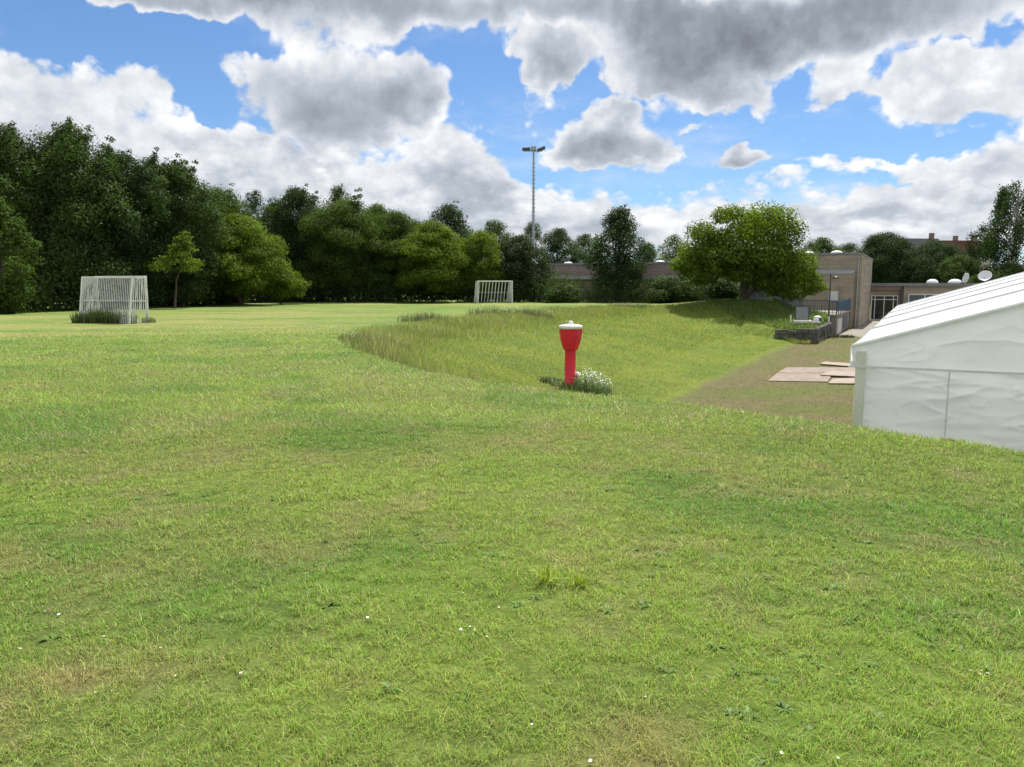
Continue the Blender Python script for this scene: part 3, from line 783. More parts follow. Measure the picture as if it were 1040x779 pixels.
# weeds with white flowers round it
def plant(name, label, cx, cy, rx, ry, n, h, cols, flowers=0, seed=0, lean=.5, w=.012, group=None):
    global rng
    rng = np.random.default_rng(900 + seed)
    t = empty(name, (cx, cy, tz(cx, cy))); tag(t, label, 'weeds' if 'weed' in label else 'plant', group)
    a = rng.uniform(0, 2*np.pi, n); q = np.sqrt(rng.uniform(0, 1, n))
    x = cx + np.cos(a)*q*rx; y = cy + np.sin(a)*q*ry
    hh = h * rng.uniform(.6, 1.25, n) * (1 - .35*q)
    cc = np.array(cols)[rng.integers(0, len(cols), n)] * rng.uniform(.7, 1.3, (n, 1))
    me = blades('leaves', x, y, hh, np.full(n, w) * rng.uniform(.6, 1.4, n), cc, M['blade'], lean, True)
    o = link('leaves', me, M['blade'], t); o.matrix_parent_inverse = Matrix.Translation(t.location).inverted()
    # small leaves up the stems
    k = rng.integers(0, n, n*2)
    C = np.stack([x[k] + rng.normal(0, .02, 2*n), y[k] + rng.normal(0, .02, 2*n), terr(x[k], y[k]) + hh[k]*rng.uniform(.1, .95, 2*n)], 1)
    V, Fq = leafquads(C, rng.normal(size=(2*n, 3)) + np.array([0, 0, .6]), .045, rng)
    col = np.repeat(np.array(cols)[rng.integers(0, len(cols), 2*n)] * rng.uniform(.7, 1.3, (2*n, 1)), 4, axis=0)
    o = link('foliage', np_mesh('foliage', V, Fq, col), M['blade'], t); o.matrix_parent_inverse = Matrix.Translation(t.location).inverted()
    if flowers:
        k = rng.integers(0, n, flowers)
        C = np.stack([x[k], y[k], terr(x[k], y[k]) + hh[k]*rng.uniform(.92, 1.08, flowers)], 1)
        V, Fq = leafquads(C, rng.normal(size=(flowers, 3))*.5 + np.array([0, -.4, 1]), .042, rng)
        o = link('flowers', np_mesh('flowers', V, Fq), M['petal'], t); o.matrix_parent_inverse = Matrix.Translation(t.location).inverted()
        o['kind'] = 'stuff'
    return t
gcols = [(.22, .31, .12), (.27, .34, .15), (.18, .26, .09)]
plant('flowering_weed', 'grey green weed clump topped with white flowers right of the hydrant', HP.x+.62, HP.y+.0, .70, .36, 900, .66, gcols, 340, 1)
plant('weed_clump', 'low grey green weeds round the hydrant foot', HP.x+.02, HP.y-.16, .62, .2, 420, .26, gcols, 20, 2)
plant('weed_clump', 'low weed patch left of the hydrant, hydrant shadow in its dark colour', HP.x-.50, HP.y+.1, .42, .22, 300, .26, [(.07, .10, .04), (.10, .13, .055)], 0, 3)  # weed greens darkened to stand in for the hydrant's shadow
for i, (a, b, h, fl, lab) in enumerate([(432, 327, .5, 0, 'grassy weed tussock on the rim of the hollow, left one of the row'),
                                     (500, 321, .6, 40, 'tall weed tussock with pale flower heads near the top of the bank'),
                                     (536, 322, .6, 70, 'tall pale flowered weed tussock between the far goal and hydrant head'),
                                     (640, 313, .5, 0, 'dark weed tussock on the skyline of the bank'),
                                     (380, 350, .35, 30, 'weed tussock at the left tip of the hollow')]):
    q = hit(a, b); plant('weed_tussock', lab, q.x, q.y, .6 + .02*q.y, .5, 380, h, [(.14, .165, .07), (.17, .18, .085), (.11, .14, .055)], fl, 10+i, .5, .02)
m = MB()
rr = random.Random(3)
for k in range(14):
    a = 2*math.pi*k/14
q = hit(585, 402)
me_pts = [(math.cos(2*math.pi*k/18)*(.62+.12*rr.random()), math.sin(2*math.pi*k/18)*(.28+.06*rr.random()), .022) for k in range(18)]
# red clay lump at the crest before the tent
q = hit(963, 449)
m = MB(); m.lathe([(.04, -.02), (.085, .0), (.09, .03), (.06, .055), (.02, .06)], 9, smooth=False); o = m.build('clay_lump', M['clay'], None, .008)
o.location = (q.x, q.y, q.z); o.scale = (.75, .5, .5); tag(o, 'small reddish brown lump on the grass edge in front of the tent', 'clay lump')

# ------------------------------------------------------------------ goals
def goal(name, label, loc, rz, W=3.0, H=2.0, D0=1.0, D1=1.7, nb=20, ns=7, close_front=False, sl=.035):
    """front frame in the local xz-plane at y=0, lattice back leaning out to y=D1 at the foot"""
    t = empty(name, loc, rz); tag(t, label, 'goal')
    P = .09; h = W/2
    for sx in (-1, 1):
        m = MB(); m.box(sx*h-P/2, sx*h+P/2, -P/2, P/2, -.1, H-P/2); m.build('post', M['goalwood'], t, .006)
    m = MB(); m.box(-h-P/2, h+P/2, -P/2-.002, P/2+.002, H-P/2, H+P/2); m.build('crossbar', M['goalwood'], t, .006)
    m = MB(); m.box(-h-.03, h+.03, D0-.04, D0+.04, H-.06, H+.02); m.build('rear_rail', M['goalwood'], t)
    b = MB()
    for k in range(nb):
        x = -h + .08 + (W-.16) * k / (nb-1)
        b.bar((x, D0+.045, H-.03), (x, D1+.045, 0), sl, .02, up=(0, 1, .3))
    ym = D0 + (D1-D0)*.52
    b.bar((-h, ym+.075, H*.48), (h, ym+.075, H*.48), .06, .03)
    b.build('back_lattice', M['goalshade'] if close_front else M['goalwood'], t)
    for sx in (-1, 1):
        s = MB(); X_ = sx*h
        s.bar((X_, D0, H-.03), (X_, D1, 0), .07, .07, up=(1, 0, 0))
        s.bar((X_, P/2, H-.02), (X_, D0, H-.02), .06, .08)
        s.bar((X_, .05, H*.48), (X_, ym, H*.48), .05, .07)
        for k in range(ns):
            f = (k+1)/(ns+1)
            s.bar((X_+sx*.03, D0*f, H-.06), (X_+sx*.03, D1*f, .02), .035, .02, up=(1, 0, 0))
        for k in range(3):
            f = (k+.5)/3
            s.bar((X_-sx*.03, D0*f, H-.06), (X_-sx*.03, D1*min(1, f+.28), H*.05), .03, .02, up=(1, 0, 0))
        s.build('side_lattice', M['goalwood'], t)
    return t
# near goal: its lattice back is turned to the camera
a = hit(81, 327.3); b = hit(131.5, 329.2)
mid = (a + b) / 2; w = Vector((b.x-a.x, b.y-a.y, 0)); rz = math.atan2(w.y, w.x)
n = Vector((-w.y, w.x, 0)).normalized()
gl = w.length
D1 = 1.0
# local +y points to the camera for this goal, so turn it by 180 degrees
loc = mid + n * D1
goal('slatted_goal', 'white slatted wooden goal standing in long grass before the wood', (loc.x, loc.y, tz(loc.x, loc.y)), rz + math.pi, gl, 1.98, .70, D1, 28, 7, True)
GA, GBp = a, b
q = (a + b) / 2 - n * .1
plant('long_grass', 'long dark grass left unmown round the foot of the near goal', q.x+.12, q.y, 1.4, .42, 900, .68, [(.075, .115, .035), (.095, .14, .045), (.12, .155, .05)], 0, 30, .35, .03)
plant('long_grass', 'short tuft of long grass at the right foot of the near goal', q.x+1.75, q.y+.5, (.3), .3, 90, .3, [(.13, .16, .05), (.15, .18, .06)], 0, 31, .4, .025)
q = px(503, 307, 71)
goal('slatted_goal', 'small far white slatted goal in front of the hedge', (q.x, q.y, tz(q.x, q.y)), .28, 3.25, 1.98, .8, 1.6, 11, 9, False, .085)

# ------------------------------------------------------------------ floodlight mast
q = px(541.5, 290, 88); H = px(541, 152, 88).z
t = empty('floodlight_mast', (q.x, q.y, 0)); tag(t, 'tall slender floodlight mast with two lamp heads above the trees', 'floodlight mast')
m = MB(); m.tube([(0, 0, -.3), (0, 0, H*.5), (0, 0, H)], [.2, .15, .1], 10); m.build('pole', M['steel'], t)
rung = None
for k in range(24):
    zz = 5 + k * (H - 6.5) / 23
    if rung is None:
        m = MB(); m.bar((-.3, 0, 0), (.3, 0, 0), .035, .035); rung = m.build('rung', M['steel'], t); r_o = rung
    else:
        r_o = rung.copy(); COL.objects.link(r_o); r_o.parent = t
    r_o.location = (0, 0, zz)
m = MB(); m.bar((-.95, 0, H-.15), (.95, 0, H-.15), .1, .1); m.box(-.3, .3, -.25, .25, H-.1, H+.35); m.build('crossarm', M['steel'], t, .02)
for sx in (-1, 1):
    m = MB(); x0 = sx*.82; tl = .16*sx if sx > 0 else .02
    m.add([(x0-.48, -.35, H-.14-tl), (x0+.48, -.35, H-.14+tl), (x0+.48, .35, H-.02+tl), (x0-.48, .35, H-.02-tl), (x0-.42, -.3, H+.2-tl), (x0+.42, -.3, H+.2+tl), (x0+.42, .25, H+.3+tl), (x0-.42, .25, H+.3-tl)],
          [(0,3,2,1),(4,5,6,7),(0,1,5,4),(1,2,6,5),(2,3,7,6),(3,0,4,7)])
    h_ = m.build('lamp_head', M['darksteel'], t, .03)
    m = MB(); m.bar((x0-.4, 0, H-.12-tl), (x0+.4, 0, H-.12+tl), .5, .06); m.build('lamp_glass', M['lampglass'], h_)

# thin far antenna
q = px(697, 290, 150)
t = empty('antenna_mast', (q.x, q.y, 0)); tag(t, 'thin far antenna mast showing left of the spreading tree', 'antenna mast')
H = px(697, 226, 150).z
m = MB(); m.tube([(0, 0, 0), (0, 0, H)], [.22, .08], 6); m.build('pole', M['steel'], t)
for k in range(4):
    m = MB(); m.bar((-.9, 0, H-.8-k*1.1), (.9, 0, H-.8-k*1.1), .08, .08); m.build('antenna_arm', M['steel'], t)

# ------------------------------------------------------------------ marquee tent
T0 = np.array([4.88, 11.0])
t = empty('marquee_tent', (T0[0], T0[1], -2.0), RZ)
tag(t, 'large white marquee tent with pitched ribbed roof on the low ground', 'tent')
TW, TL, EH, SLP = 10.0, 24.5, 2.73, .312
RH = EH + TW/2*SLP
def gridmesh(fn, nu, nv):
    us = np.linspace(0, 1, nu); vs = np.linspace(0, 1, nv); A, B = np.meshgrid(us, vs)
    P = fn(A.ravel(), B.ravel()); i = np.arange(nu*nv).reshape(nv, nu)
    return P, np.stack([i[:-1, :-1], i[:-1, 1:], i[1:, 1:], i[1:, :-1]], -1).reshape(-1, 4)
nbay = 5
for sx in (0, 1):
    Vs = []; Fs = []; o_ = 0
    for k in range(nbay):
        y0, y1 = TL*k/nbay, TL*(k+1)/nbay
        def fn(a, b):
            xx = a * TW/2; yy = y0 + (y1-y0)*b
            zz = EH + xx*SLP - .02*np.sin(np.pi*b)*np.sin(np.pi*np.clip(a*.9+.1, 0, 1)) + .012*(fbm(xx*1.5, yy*1.5, 71, 3)-.5)
            if sx: xx = TW - xx
            return np.stack([xx, yy, zz], 1)
        P, Q = gridmesh(fn, 26, 26); Vs.append(P); Fs.append(Q + o_); o_ += len(P)
    link('roof_sheet', np_mesh('roof_sheet', np.concatenate(Vs), np.concatenate(Fs), None, True), M['tentroof'], t)
for k in range(nbay + 1):
    y0 = TL*k/nbay
    m = MB()
    m.bar((0, y0, EH+.02), (TW/2, y0, RH+.02), .06, .03); m.bar((TW, y0, EH+.02), (TW/2, y0, RH+.02), .06, .03)
    m.build('rafter', M['seam'], t)
# valance strips along the eaves and gable cloth
def cloth(name, fn, nu, nv, mat, par=t): 
    P, Q = gridmesh(fn, nu, nv); return link(name, np_mesh(name, P, Q, None, True), mat, par)
for X_ in (-.02, TW+.02):
    cloth('eave_valance', lambda a, b: np.stack([np.full_like(a, X_) + .02*np.sin(a*90)*(1-b), a*TL, EH - .27*(1-b)], 1), 120, 4, M['tent'])
def ridge(x, z, s):
    # taut creases running diagonally from the fixings
    a = 1 - np.abs(2*fbm(x*.8 + z*1.0, z*1.9 - x*.55, s, 3) - 1); b = 1 - np.abs(2*fbm(x*1.9 - z*.9, z*2.6 + x*.8, s+5, 3) - 1)
    return a**7 + .5*b**7
def gable(y0, sgn):
    def fn(a, b):
        xx = a*TW; top = EH + np.minimum(xx, TW-xx)*SLP; bot = EH - .27
        zz = bot + (top-bot)*b
        wr = .09*(fbm(xx*1.3 + zz*.8, zz*1.1 - xx*.35, 72, 4)-.5) * np.sin(np.pi*np.clip(b, .03, 1))**.5 + .018*np.sin(xx*7 + 2.2*zz + 3*vn(xx*.7, zz*.7, 9))*(b*(1-b)*3)
        wr = wr + .036*ridge(xx, zz, 81) * np.sin(np.pi*np.clip(b, .02, .98))**.4
        return np.stack([xx, np.full_like(xx, y0) + sgn*wr, zz], 1)
    return fn
cloth('gable_cloth', gable(-.06, 1), 420, 70, M['tent']); cloth('gable_cloth', gable(TL+.06, 1), 60, 8, M['tent'])
m = MB(); m.bar((-.03, -.075, EH-.275), (TW+.03, -.075, EH-.275), .03, .03); m.build('gable_hem', M['seam'], t)
m = MB()
m.bar((0, -.068, EH-.0), (TW/2, -.068, RH+.0), .02, .035); m.bar((TW, -.068, EH), (TW/2, -.068, RH), .02, .035); m.build('gable_edge', M['seam'], t)
xs = [.2, 1.235, 3.4, 5.0, 6.6, 8.3, 9.87]
for (xa, xb) in zip(xs[:-1], xs[1:]):
    def fn(a, b, xa=xa, xb=xb):
        xx = xa + (xb-xa)*a; zz = .02 + (EH-.31)*b
        wr = .12*(fbm(xx*.9 + zz*.5, zz*1.6 + xx*.25, 73, 4)-.5) + .02*np.sin(zz*9 + 2.5*vn(xx*1.1, zz, 5) + xx*1.2)*(1-(2*a-1)**2)
        wr = wr + .045*ridge(xx*.7, zz*1.5, 91)
        return np.stack([xx + .004*(a > .99), np.full_like(xx, .02) + wr, zz], 1)
    cloth('wall_sheet', fn, 110, 110, M['tent'])
for X_ in xs[1:-1]:
    m = MB(); m.bar((X_, -.05, .05), (X_, -.05, EH-.3), .02, .012)
    for k in range(9): m.box(X_-.018, X_+.018, -.075, -.052, .25+k*.25, .275+k*.25)
    m.build('wall_lacing', M['seam'], t)
cloth('side_sheet', lambda a, b: np.stack([np.full_like(a, .06)+.03*(fbm(a*30, b*5, 74, 3)-.5), a*TL, .02+(EH-.3)*b], 1), 160, 16, M['tent'])
cloth('side_sheet', lambda a, b: np.stack([np.full_like(a, TW-.06), a*TL, .02+(EH-.3)*b], 1), 20, 4, M['tent'])
for k in range(nbay+1):
    for X_ in (0, TW):
        m = MB(); y0 = TL*k/nbay; m.box(abs(X_-.13)-.065, abs(X_-.13)+.065, y0-.08, y0+.06, -.05, EH-.05); m.build('leg', M['alu'], t, .008)

# ------------------------------------------------------------------ boards on the low ground
def board(label, quad, zt, mat, d_, planks=True):
    P = []
    for (a, b) in quad:
        k = (zt - EE_) ; 
        # depth at which the bearing meets z = zt
        aa, bb = (a-CX)/F, (CY-b)/F; Yr, Zr = CP+bb*SP, -SP+bb*CP
        d = (zt - EYE) / (Zr / Yr); P.append(Vector((d*aa/Yr, d, zt)))
    c = sum(P, Vector())/4
    m = MB(); v = [q - c for q in P] + [q - c - Vector((0, 0, .03)) for q in P]
    m.add(v, [(0,1,2,3),(7,6,5,4),(0,4,5,1),(1,5,6,2),(2,6,7,3),(3,7,4,0)])
    o = m.build('floor_board', mat, None); o.location = c
    tag(o, label, 'board')
EE_ = 0
G_ = -2.0
board('large brown wooden board sheet lying on the dry low ground left of the tent', [(780,386.5),(841,387.5),(845,379),(789,379)], G_+.035, M['ply'], 0)
board('brown board sheet lying behind the large one, edge to edge with it', [(789.6,378.6),(868,378.6),(870,373),(799,373)], G_+.036, M['ply'], 0)
board('pale board sheet at the near right of the brown sheets, against the tent corner', [(841,389),(885,389.5),(885,383),(846,384.4)], G_+.055, M['plypale'], 0)
board('pale crooked board sheet lying across the right end of the brown sheets', [(833,380.5),(875,382.5),(876,377.2),(842,377)], G_+.078, M['plypale'], 0)
board('pale narrow board sheet farthest back, just left of the tent eave', [(832,369.2),(880,373.2),(884,370),(838,367.2)], G_+.07, M['plypale'], 0)

# ------------------------------------------------------------------ paved path
PV = [(23.62,56.0),(30.1,66.85),(37.6,81.0),(52,73.5),(40,50),(25.5,52.2)]
m = MB(); c0 = (30, 62)
m.add([(a, b, -1.985) for a, b in PV] + [(a, b, -2.2) for a, b in PV], [tuple(range(6))] + [(i, i+6, (i+1)%6+6, (i+1)%6) for i in range(6)])
o = m.build('paved_path', M['concrete'], None); tag(o, kind='structure')

# ------------------------------------------------------------------ brick hall
A0 = (30.1, 66.8, -2.0)
t = empty('brick_hall', A0, RZ); tag(t, 'tall flat roofed buff brick hall behind the spreading tree', 'building')
HA = 6.25
m = MB(); m.box(-15, 0, 0, 16, -.3, HA); m.build('wall', M['brick'], t)
m = MB(); m.box(-15.06, .06, -.06, 16.06, HA, HA+.1); m.box(-14.7, -.3, .3, 15.7, HA+.1, HA+.18); rf = m.build('roof', M['roofgrey'], t)
for (x_, y_) in ((-2.2, 1.5), (-4.6, 1.7), (-7.2, 1.5), (-9.8, 1.5), (-3.0, 6.5)):
    m = MB(); m.lathe([(.5, HA+.18), (.5, HA+.24), (.4, HA+.36), (.2, HA+.42), (.05, HA+.43)], 16, c=(x_, y_, 0)); m.build('skylight', M['dome'], rf)
HL = 4.75
m = MB(); m.box(-15, -.55, -.9, -.003, -.3, HL); m.build('lower_storey_wall', M['brick'], t)
m = MB(); m.add([(-15.02, -.96, HL), (-.53, -.96, HL), (-.53, -.004, HL+.22), (-15.02, -.004, HL+.22), (-15.02, -.96, HL-.16), (-.53, -.96, HL-.16), (-.53, -.92, HL-.16), (-15.02, -.92, HL-.16)],
    [(0,1,2,3),(4,5,1,0),(0,3,7,4),(1,5,6,2)]); m.build('flashing', M['zinc'], t)
def window(par, x0, x1, z0, z1, y0, nxp, nzp, fm, gm, name='window', fw=.06):
    f = MB(); yf = y0 - .05
    f.box(x0, x1, yf, y0-.003, z0, z0+fw); f.box(x0, x1, yf, y0-.003, z1-fw, z1)
    for k in range(nxp+1):
        xx = x0 + (x1-x0-fw)*k/nxp; f.box(xx, xx+fw, yf-.004, y0-.004, z0+.002, z1-.002)
    for k in range(1, nzp):
        zz = z0 + (z1-z0)*k/nzp; f.box(x0+fw, x1-fw, yf+.004, y0-.005, zz-fw/2, zz+fw/2)
    fo = f.build(name, fm, par)
    g_ = MB(); g_.box(x0+.02, x1-.02, y0-.02, y0-.008, z0+.02, z1-.02); g_.build('pane', gm, fo)
    return fo
m = MB(); m.box(-2.45, -1.7, -.96, -.903, 2.25, 3.1); m.build('vent_panel', M['winwhite'], t, .01)
window(t, -11.5, -6.2, 1.55, 3.4, -.9, 7, 2, M['greygrille'], M['blueglass'])
window(t, -14.4, -12.2, 1.55, 3.2, -.9, 3, 1, M['greygrille'], M['blueglass'])
m = MB(); m.box(-13.6, -11.9, -.96, -.905, 1.5, 1.95); m.build('red_panel', M['redpanel'], t)
m = MB(); m.tube([(-.28, -.06, -.2), (-.28, -.06, HA-.2)], .05, 8); m.build('downpipe', M['zinc'], t)

# terrace
tt = empty('raised_terrace', (A0[0], A0[1], -2.0), RZ); tag(tt, 'raised concrete terrace with white doors in its side wall and blue railing', 'terrace')
X0, X1, Y0, Y1, TZ = -4.6, -.72, -12.5, -.97, 1.5
m = MB(); m.box(X0, X1, Y0, Y1, -.3, TZ-.12); m.build('wall', M['concrete'], tt)
m = MB(); m.box(X0-.1, X1+.1, Y0-.1, Y1, TZ-.12, TZ); m.build('coping', M['concrete'], tt)
for k in range(3):
    m = MB(); y0 = -11.9 + k*1.12; m.box(X1+.003, X1+.05, y0, y0+1.0, .02, 1.15)
    for j in range(5): m.box(X1+.05, X1+.062, y0+.06, y0+.94, .15+j*.19, .3+j*.19)
    m.build('shutter_door', M['doorwhite'], tt)
m = MB(); m.box(X1+.003, X1+.05, -6.9, -3.9, .25, 1.2)
for k in range(14): m.box(X1+.05, X1+.075, -6.85+k*.21, -6.76+k*.21, .28, 1.17)
m.build('grille', M['greygrille'], tt)
rl = MB()
for k in range(9):
    y0 = Y0 + (Y1-Y0-.1)*k/8; rl.box(X1-.04, X1+.02, y0, y0+.06, TZ, TZ+1.02)
rl.box(X1-.03, X1+.01, Y0, Y1, TZ+.98, TZ+1.03)
ro = rl.build('railing', M['blue'], tt)
m = MB(); m.box(X1+.021, X1+.04, Y0+.05, Y1-.1, TZ+.25, TZ+.92); 
for k in range(40): m.box(X1+.04, X1+.05, Y0+.1+k*.28, Y0+.22+k*.28, TZ+.27, TZ+.9)
m.build('panel', M['blue'], ro)
rl = MB()
for k in range(16):
    x_ = X0 + (X1-X0-.06)*k/15; rl.box(x_, x_+.03, Y0-.02, Y0+.02, TZ, TZ+1.0)
rl.box(X0, X1, Y0-.021, Y0+.021, TZ+.97, TZ+1.02); rl.box(X0, X1, Y0-.015, Y0+.015, TZ+.12, TZ+.15)
for k in range(14):
    y_ = Y0 + (Y1-Y0)*k/13; rl.box(X0-.02, X0+.02, y_, y_+.03, TZ, TZ+1.0)
rl.box(X0-.021, X0+.021, Y0, Y1, TZ+.97, TZ+1.02)
rl.build('railing', M['blue'], tt)

# low entrance wing
lw = empty('entrance_wing', (37.6, 81.0, -2.0), RZ); tag(lw, 'low flat roofed entrance wing with glazed double doors right of the brick hall', 'building')
HB = 3.85
m = MB(); m.box(.0, 2.75, .3, 12, -.3, HB-.72); m.box(3.05, 26, .0, 12, -.3, HB-.3); m.build('wall', M['brick'], lw)
m = MB(); m.box(-.1, 26.2, -.25, 12.2, HB-.3, HB); m.box(.005, 2.9, -.05, .5, HB-.72, HB-.302, 1); rf = m.build('roof', [M['roofgrey'], M['brickb']], lw)
m = MB(); m.box(2.78, 3.0, -.15, .3, -.3, HB-.302); m.build('column', M['darksteel'], lw)
# glazed doors
d_ = MB()
for x_ in (.05, .38, 1.25, 2.12, 2.5): d_.box(x_, x_+.08, .2, .297, 0, 2.55)
for (z0, z1) in ((0, .1), (2.12, 2.2), (2.5, 2.58)): d_.box(.05, 2.58, .21, .296, z0, z1)
do = d_.build('entrance_frame', M['winwhite'], lw)
for (xa, xb) in ((.46, 1.25), (1.33, 2.12), (.13, .38), (2.2, 2.5)):
    m = MB(); m.box(xa+.03, xb-.03, .25, .292, .1, 2.12); m.build('door_pane', M['glass'], do)
m = MB(); m.box(.13, 2.5, .25, .292, 2.2, 2.5); m.build('transom_pane', M['glass'], do)
for k in range(4):
    window(lw, 3.5 + k*3.2, 6.5 + k*3.2, .9, 2.75, 0, 2, 2, M['winwhite'], M['blueglass'], fw=.1)
for (x_, y_, s) in ((5.6, 1.0, .55), (7.6, 1.0, .62), (13.3, 1.2, .6), (16.6, 1.2, .6)):
    m = MB(); m.lathe([(s, HB), (s, HB+.1), (s*.85, HB+.25), (s*.45, HB+.38), (s*.1, HB+.4)], 16, c=(x_, y_, 0)); m.build('skylight', M['dome'], rf)
m = MB(); m.box(17.6, 26, 1.5, 9, HB, HB+1.15); m.build('roof_block', M['palebrick'], lw)
def dish(label, p, r, az, el):
    e = empty('satellite_dish', p, az); tag(e, label, 'satellite dish')
    m = MB(); m.tube([(0, 0, 0), (0, 0, r*.9)], .05, 8); m.tube([(0, 0, .02), (0, 0, .06)], [.3, .3], 10); m.build('mount', M['steel'], e)
    V = []; nR = 7; nA = 22
    P, Q = [], []
    for i in range(nR):
        rr_ = r * (i+.02)/(nR-1)
        for k in range(nA):
            a = 2*math.pi*k/nA; P.append((rr_*math.cos(a), rr_*rr_/(r*3.2)*-1, rr_*math.sin(a)))
    for i in range(nR-1):
        for k in range(nA):
            k2 = (k+1) % nA; Q.append((i*nA+k, i*nA+k2, (i+1)*nA+k2, (i+1)*nA+k))
    m = MB(); m.add(P, Q, 0, True)
    o = m.build('reflector', M['dome'], e); o.location = (0, -.05, r*1.0); o.rotation_euler = (el, 0, 0)
    sm = o.modifiers.new('solid', 'SOLIDIFY'); sm.thickness = .02
    m = MB(); m.bar((0, -.1, r*.4), (0, -r*1.0, r*.75), .04, .04); m.box(-.06, .06, -r*1.05, -r*.92, r*.7, r*.86); m.build('feed_arm', M['steel'], e)
def loc_at(px_, d, z): q = px(px_, 290, d); return (q.x, q.y, z)
zr = -2 + HB
dish('small white satellite dish on the low wing roof, left of the larger one', loc_at(978, 77, zr), .52, .5, .25)
dish('large white satellite dish tilted skyward on the low wing roof', loc_at(1000, 76, zr), .6, -.7, -.6)

# long low two-tier school wing behind the hedge
sw = empty('school_wing', (17.2, 76.0, -2.0), RZ); tag(sw, 'long low brown brick building in two tiers behind the hedge', 'building')
m = MB(); m.box(-24, -.3, 0, 9, -.3, 4.25); m.build('wall', M['brickb'], sw)
m = MB(); m.box(-24.2, -.2, -.3, 2.5, 4.25, 4.62); m.build('lower_roof', M['zinc'], sw)
m = MB(); m.box(-24, -.3, 2.5, 12, 4.25, 5.85); m.build('upper_wall', M['brickb'], sw)
m = MB(); m.box(-24.15, -.2, 2.35, 12.1, 5.85, 6.0); rf = m.build('roof', M['roofgrey'], sw)
for x_ in (-4, -7.5, -11, -14.5, -18, -20.5):
    m = MB(); m.lathe([(.5, 6.0), (.5, 6.06), (.4, 6.15), (.2, 6.2), (.04, 6.21)], 14, c=(x_, 4, 0)); m.build('skylight', M['dome'], rf)
for k in range(0): window(sw, -22.5 + k*4.4, -19.5 + k*4.4, 2.3, 3.6, 0, 3, 1, M['winwhite'], M['blueglass'])

# basketball board
q = px(709, 290, 73.5)
e = empty('basketball_stand', (q.x, q.y, tz(q.x, q.y)), -.1); tag(e, 'white basketball backboard on a post behind the hedge', 'basketball stand')
zb = px(709, 292, 73.5).z - tz(q.x, q.y)
m = MB(); m.tube([(0, .3, -.2), (0, .3, zb+.2)], .06, 8); m.bar((0, .3, zb+.1), (0, .03, zb+.3), .06, .06); m.build('post', M['steel'], e)
m = MB(); m.box(-.45, .45, -.02, .02, zb+.15, zb+.75); m.build('backboard', M['whitepaint'], e, .01)
m = MB()
for k in range(16):
    a, b = 2*math.pi*k/16, 2*math.pi*(k+1)/16
    m.bar((.22*math.cos(a), -.26+.22*math.sin(a), zb+.12), (.22*math.cos(b), -.26+.22*math.sin(b), zb+.12), .025, .025)
m.build('hoop', M['redpanel'], e)

# stone retaining wall
ws = empty('stone_wall', (18.9, 47.6, -2.0), RZ); tag(ws, 'low dark rough stone retaining wall at the foot of the bank', 'wall')
rr = random.Random(12); m = MB()
def stones(a, b, zt, thick, rows):
    a, b = Vector(a), Vector(b); L = (b-a).length; d = (b-a)/L; nrm = Vector((d.y, -d.x, 0))
    for r_i in range(rows):
        x_ = -.1 * rr.random()
        while x_ < L - .05:
            w_ = rr.uniform(.35, .8); x1 = min(L, x_+w_); h = zt/rows
            off = rr.uniform(-.05, .06)
            p0 = a + d*(x_+.012) + nrm*off; p1 = a + d*(x1-.012) + nrm*off
            q0, q1 = p0 - nrm*thick, p1 - nrm*thick
            z0, z1 = r_i*h + .01 - (.2 if r_i == 0 else 0), (r_i+1)*h - .008 + (rr.uniform(-.05, .07) if r_i == rows-1 else 0)
            m.add([(p0.x,p0.y,z0),(p1.x,p1.y,z0),(q1.x,q1.y,z0),(q0.x,q0.y,z0),(p0.x,p0.y,z1),(p1.x,p1.y,z1),(q1.x,q1.y,z1),(q0.x,q0.y,z1)],
                  [(0,3,2,1),(4,5,6,7),(0,1,5,4),(1,2,6,5),(2,3,7,6),(3,0,4,7)])
            x_ = x1
stones((-2.5, 0, 0), (-1.2, 0, 0), .8, .45, 3); stones((-1.2, 0, 0), (0, 0, 0), .92, .45, 3); stones((0, .05, 0), (0, 9.3, 0), .92, .45, 3)
m.build('stonework', M['stone'], ws, .035)

# white cart with open lid on the wall
q = px(817, 290, 50.5)
e = empty('barbecue_cart', (q.x, q.y, -1.17), -.15); tag(e, 'white barbecue cart with upright dark framed grey lid on the stone wall', 'barbecue cart')
m = MB(); m.box(-.55, .55, -.3, .3, .34, .5); 
for sx in (-1, 1):
    for sy in (-1, 1): m.box(sx*.55-.04, sx*.55+.04, sy*.24-.04, sy*.24+.04, -.1, .32)
m.build('body', M['alu'], e, .015)
m = MB(); m.bar((-.42, .22, .55), (-.42, .34, 1.42), .07, .06); m.bar((.42, .22, .55), (.42, .34, 1.42), .07, .06); m.bar((-.45, .34, 1.42), (.45, .34, 1.42), .07, .07); lf = m.build('lid_frame', M['darksteel'], e)
m = MB(); m.add([(-.385, .21, .58), (.385, .21, .58), (.385, .325, 1.385), (-.385, .325, 1.385), (-.385, .25, .58), (.385, .25, .58), (.385, .365, 1.385), (-.385, .365, 1.385)],
    [(0,1,2,3),(7,6,5,4),(0,4,5,1),(1,5,6,2),(2,6,7,3),(3,7,4,0)]); m.build('lid_panel', M['roofgrey'], lf)
m = MB(); m.box(.64, 1.05, -.25, .2, .36, .42); m.box(.7, .98, -.2, .15, .421, .62); m.build('side_shelf', M['whitepaint'], e, .01)
m = MB(); m.tube([(-.78, -.1, -.1), (-.78, -.1, .85)], .045, 8); m.build('side_post', M['whitepaint'], e)
q = px(832, 290, 51.6)
e = empty('storage_bin', (q.x, q.y, -1.17), .2); tag(e, 'small dark bin with pale top beside the barbecue cart', 'bin')
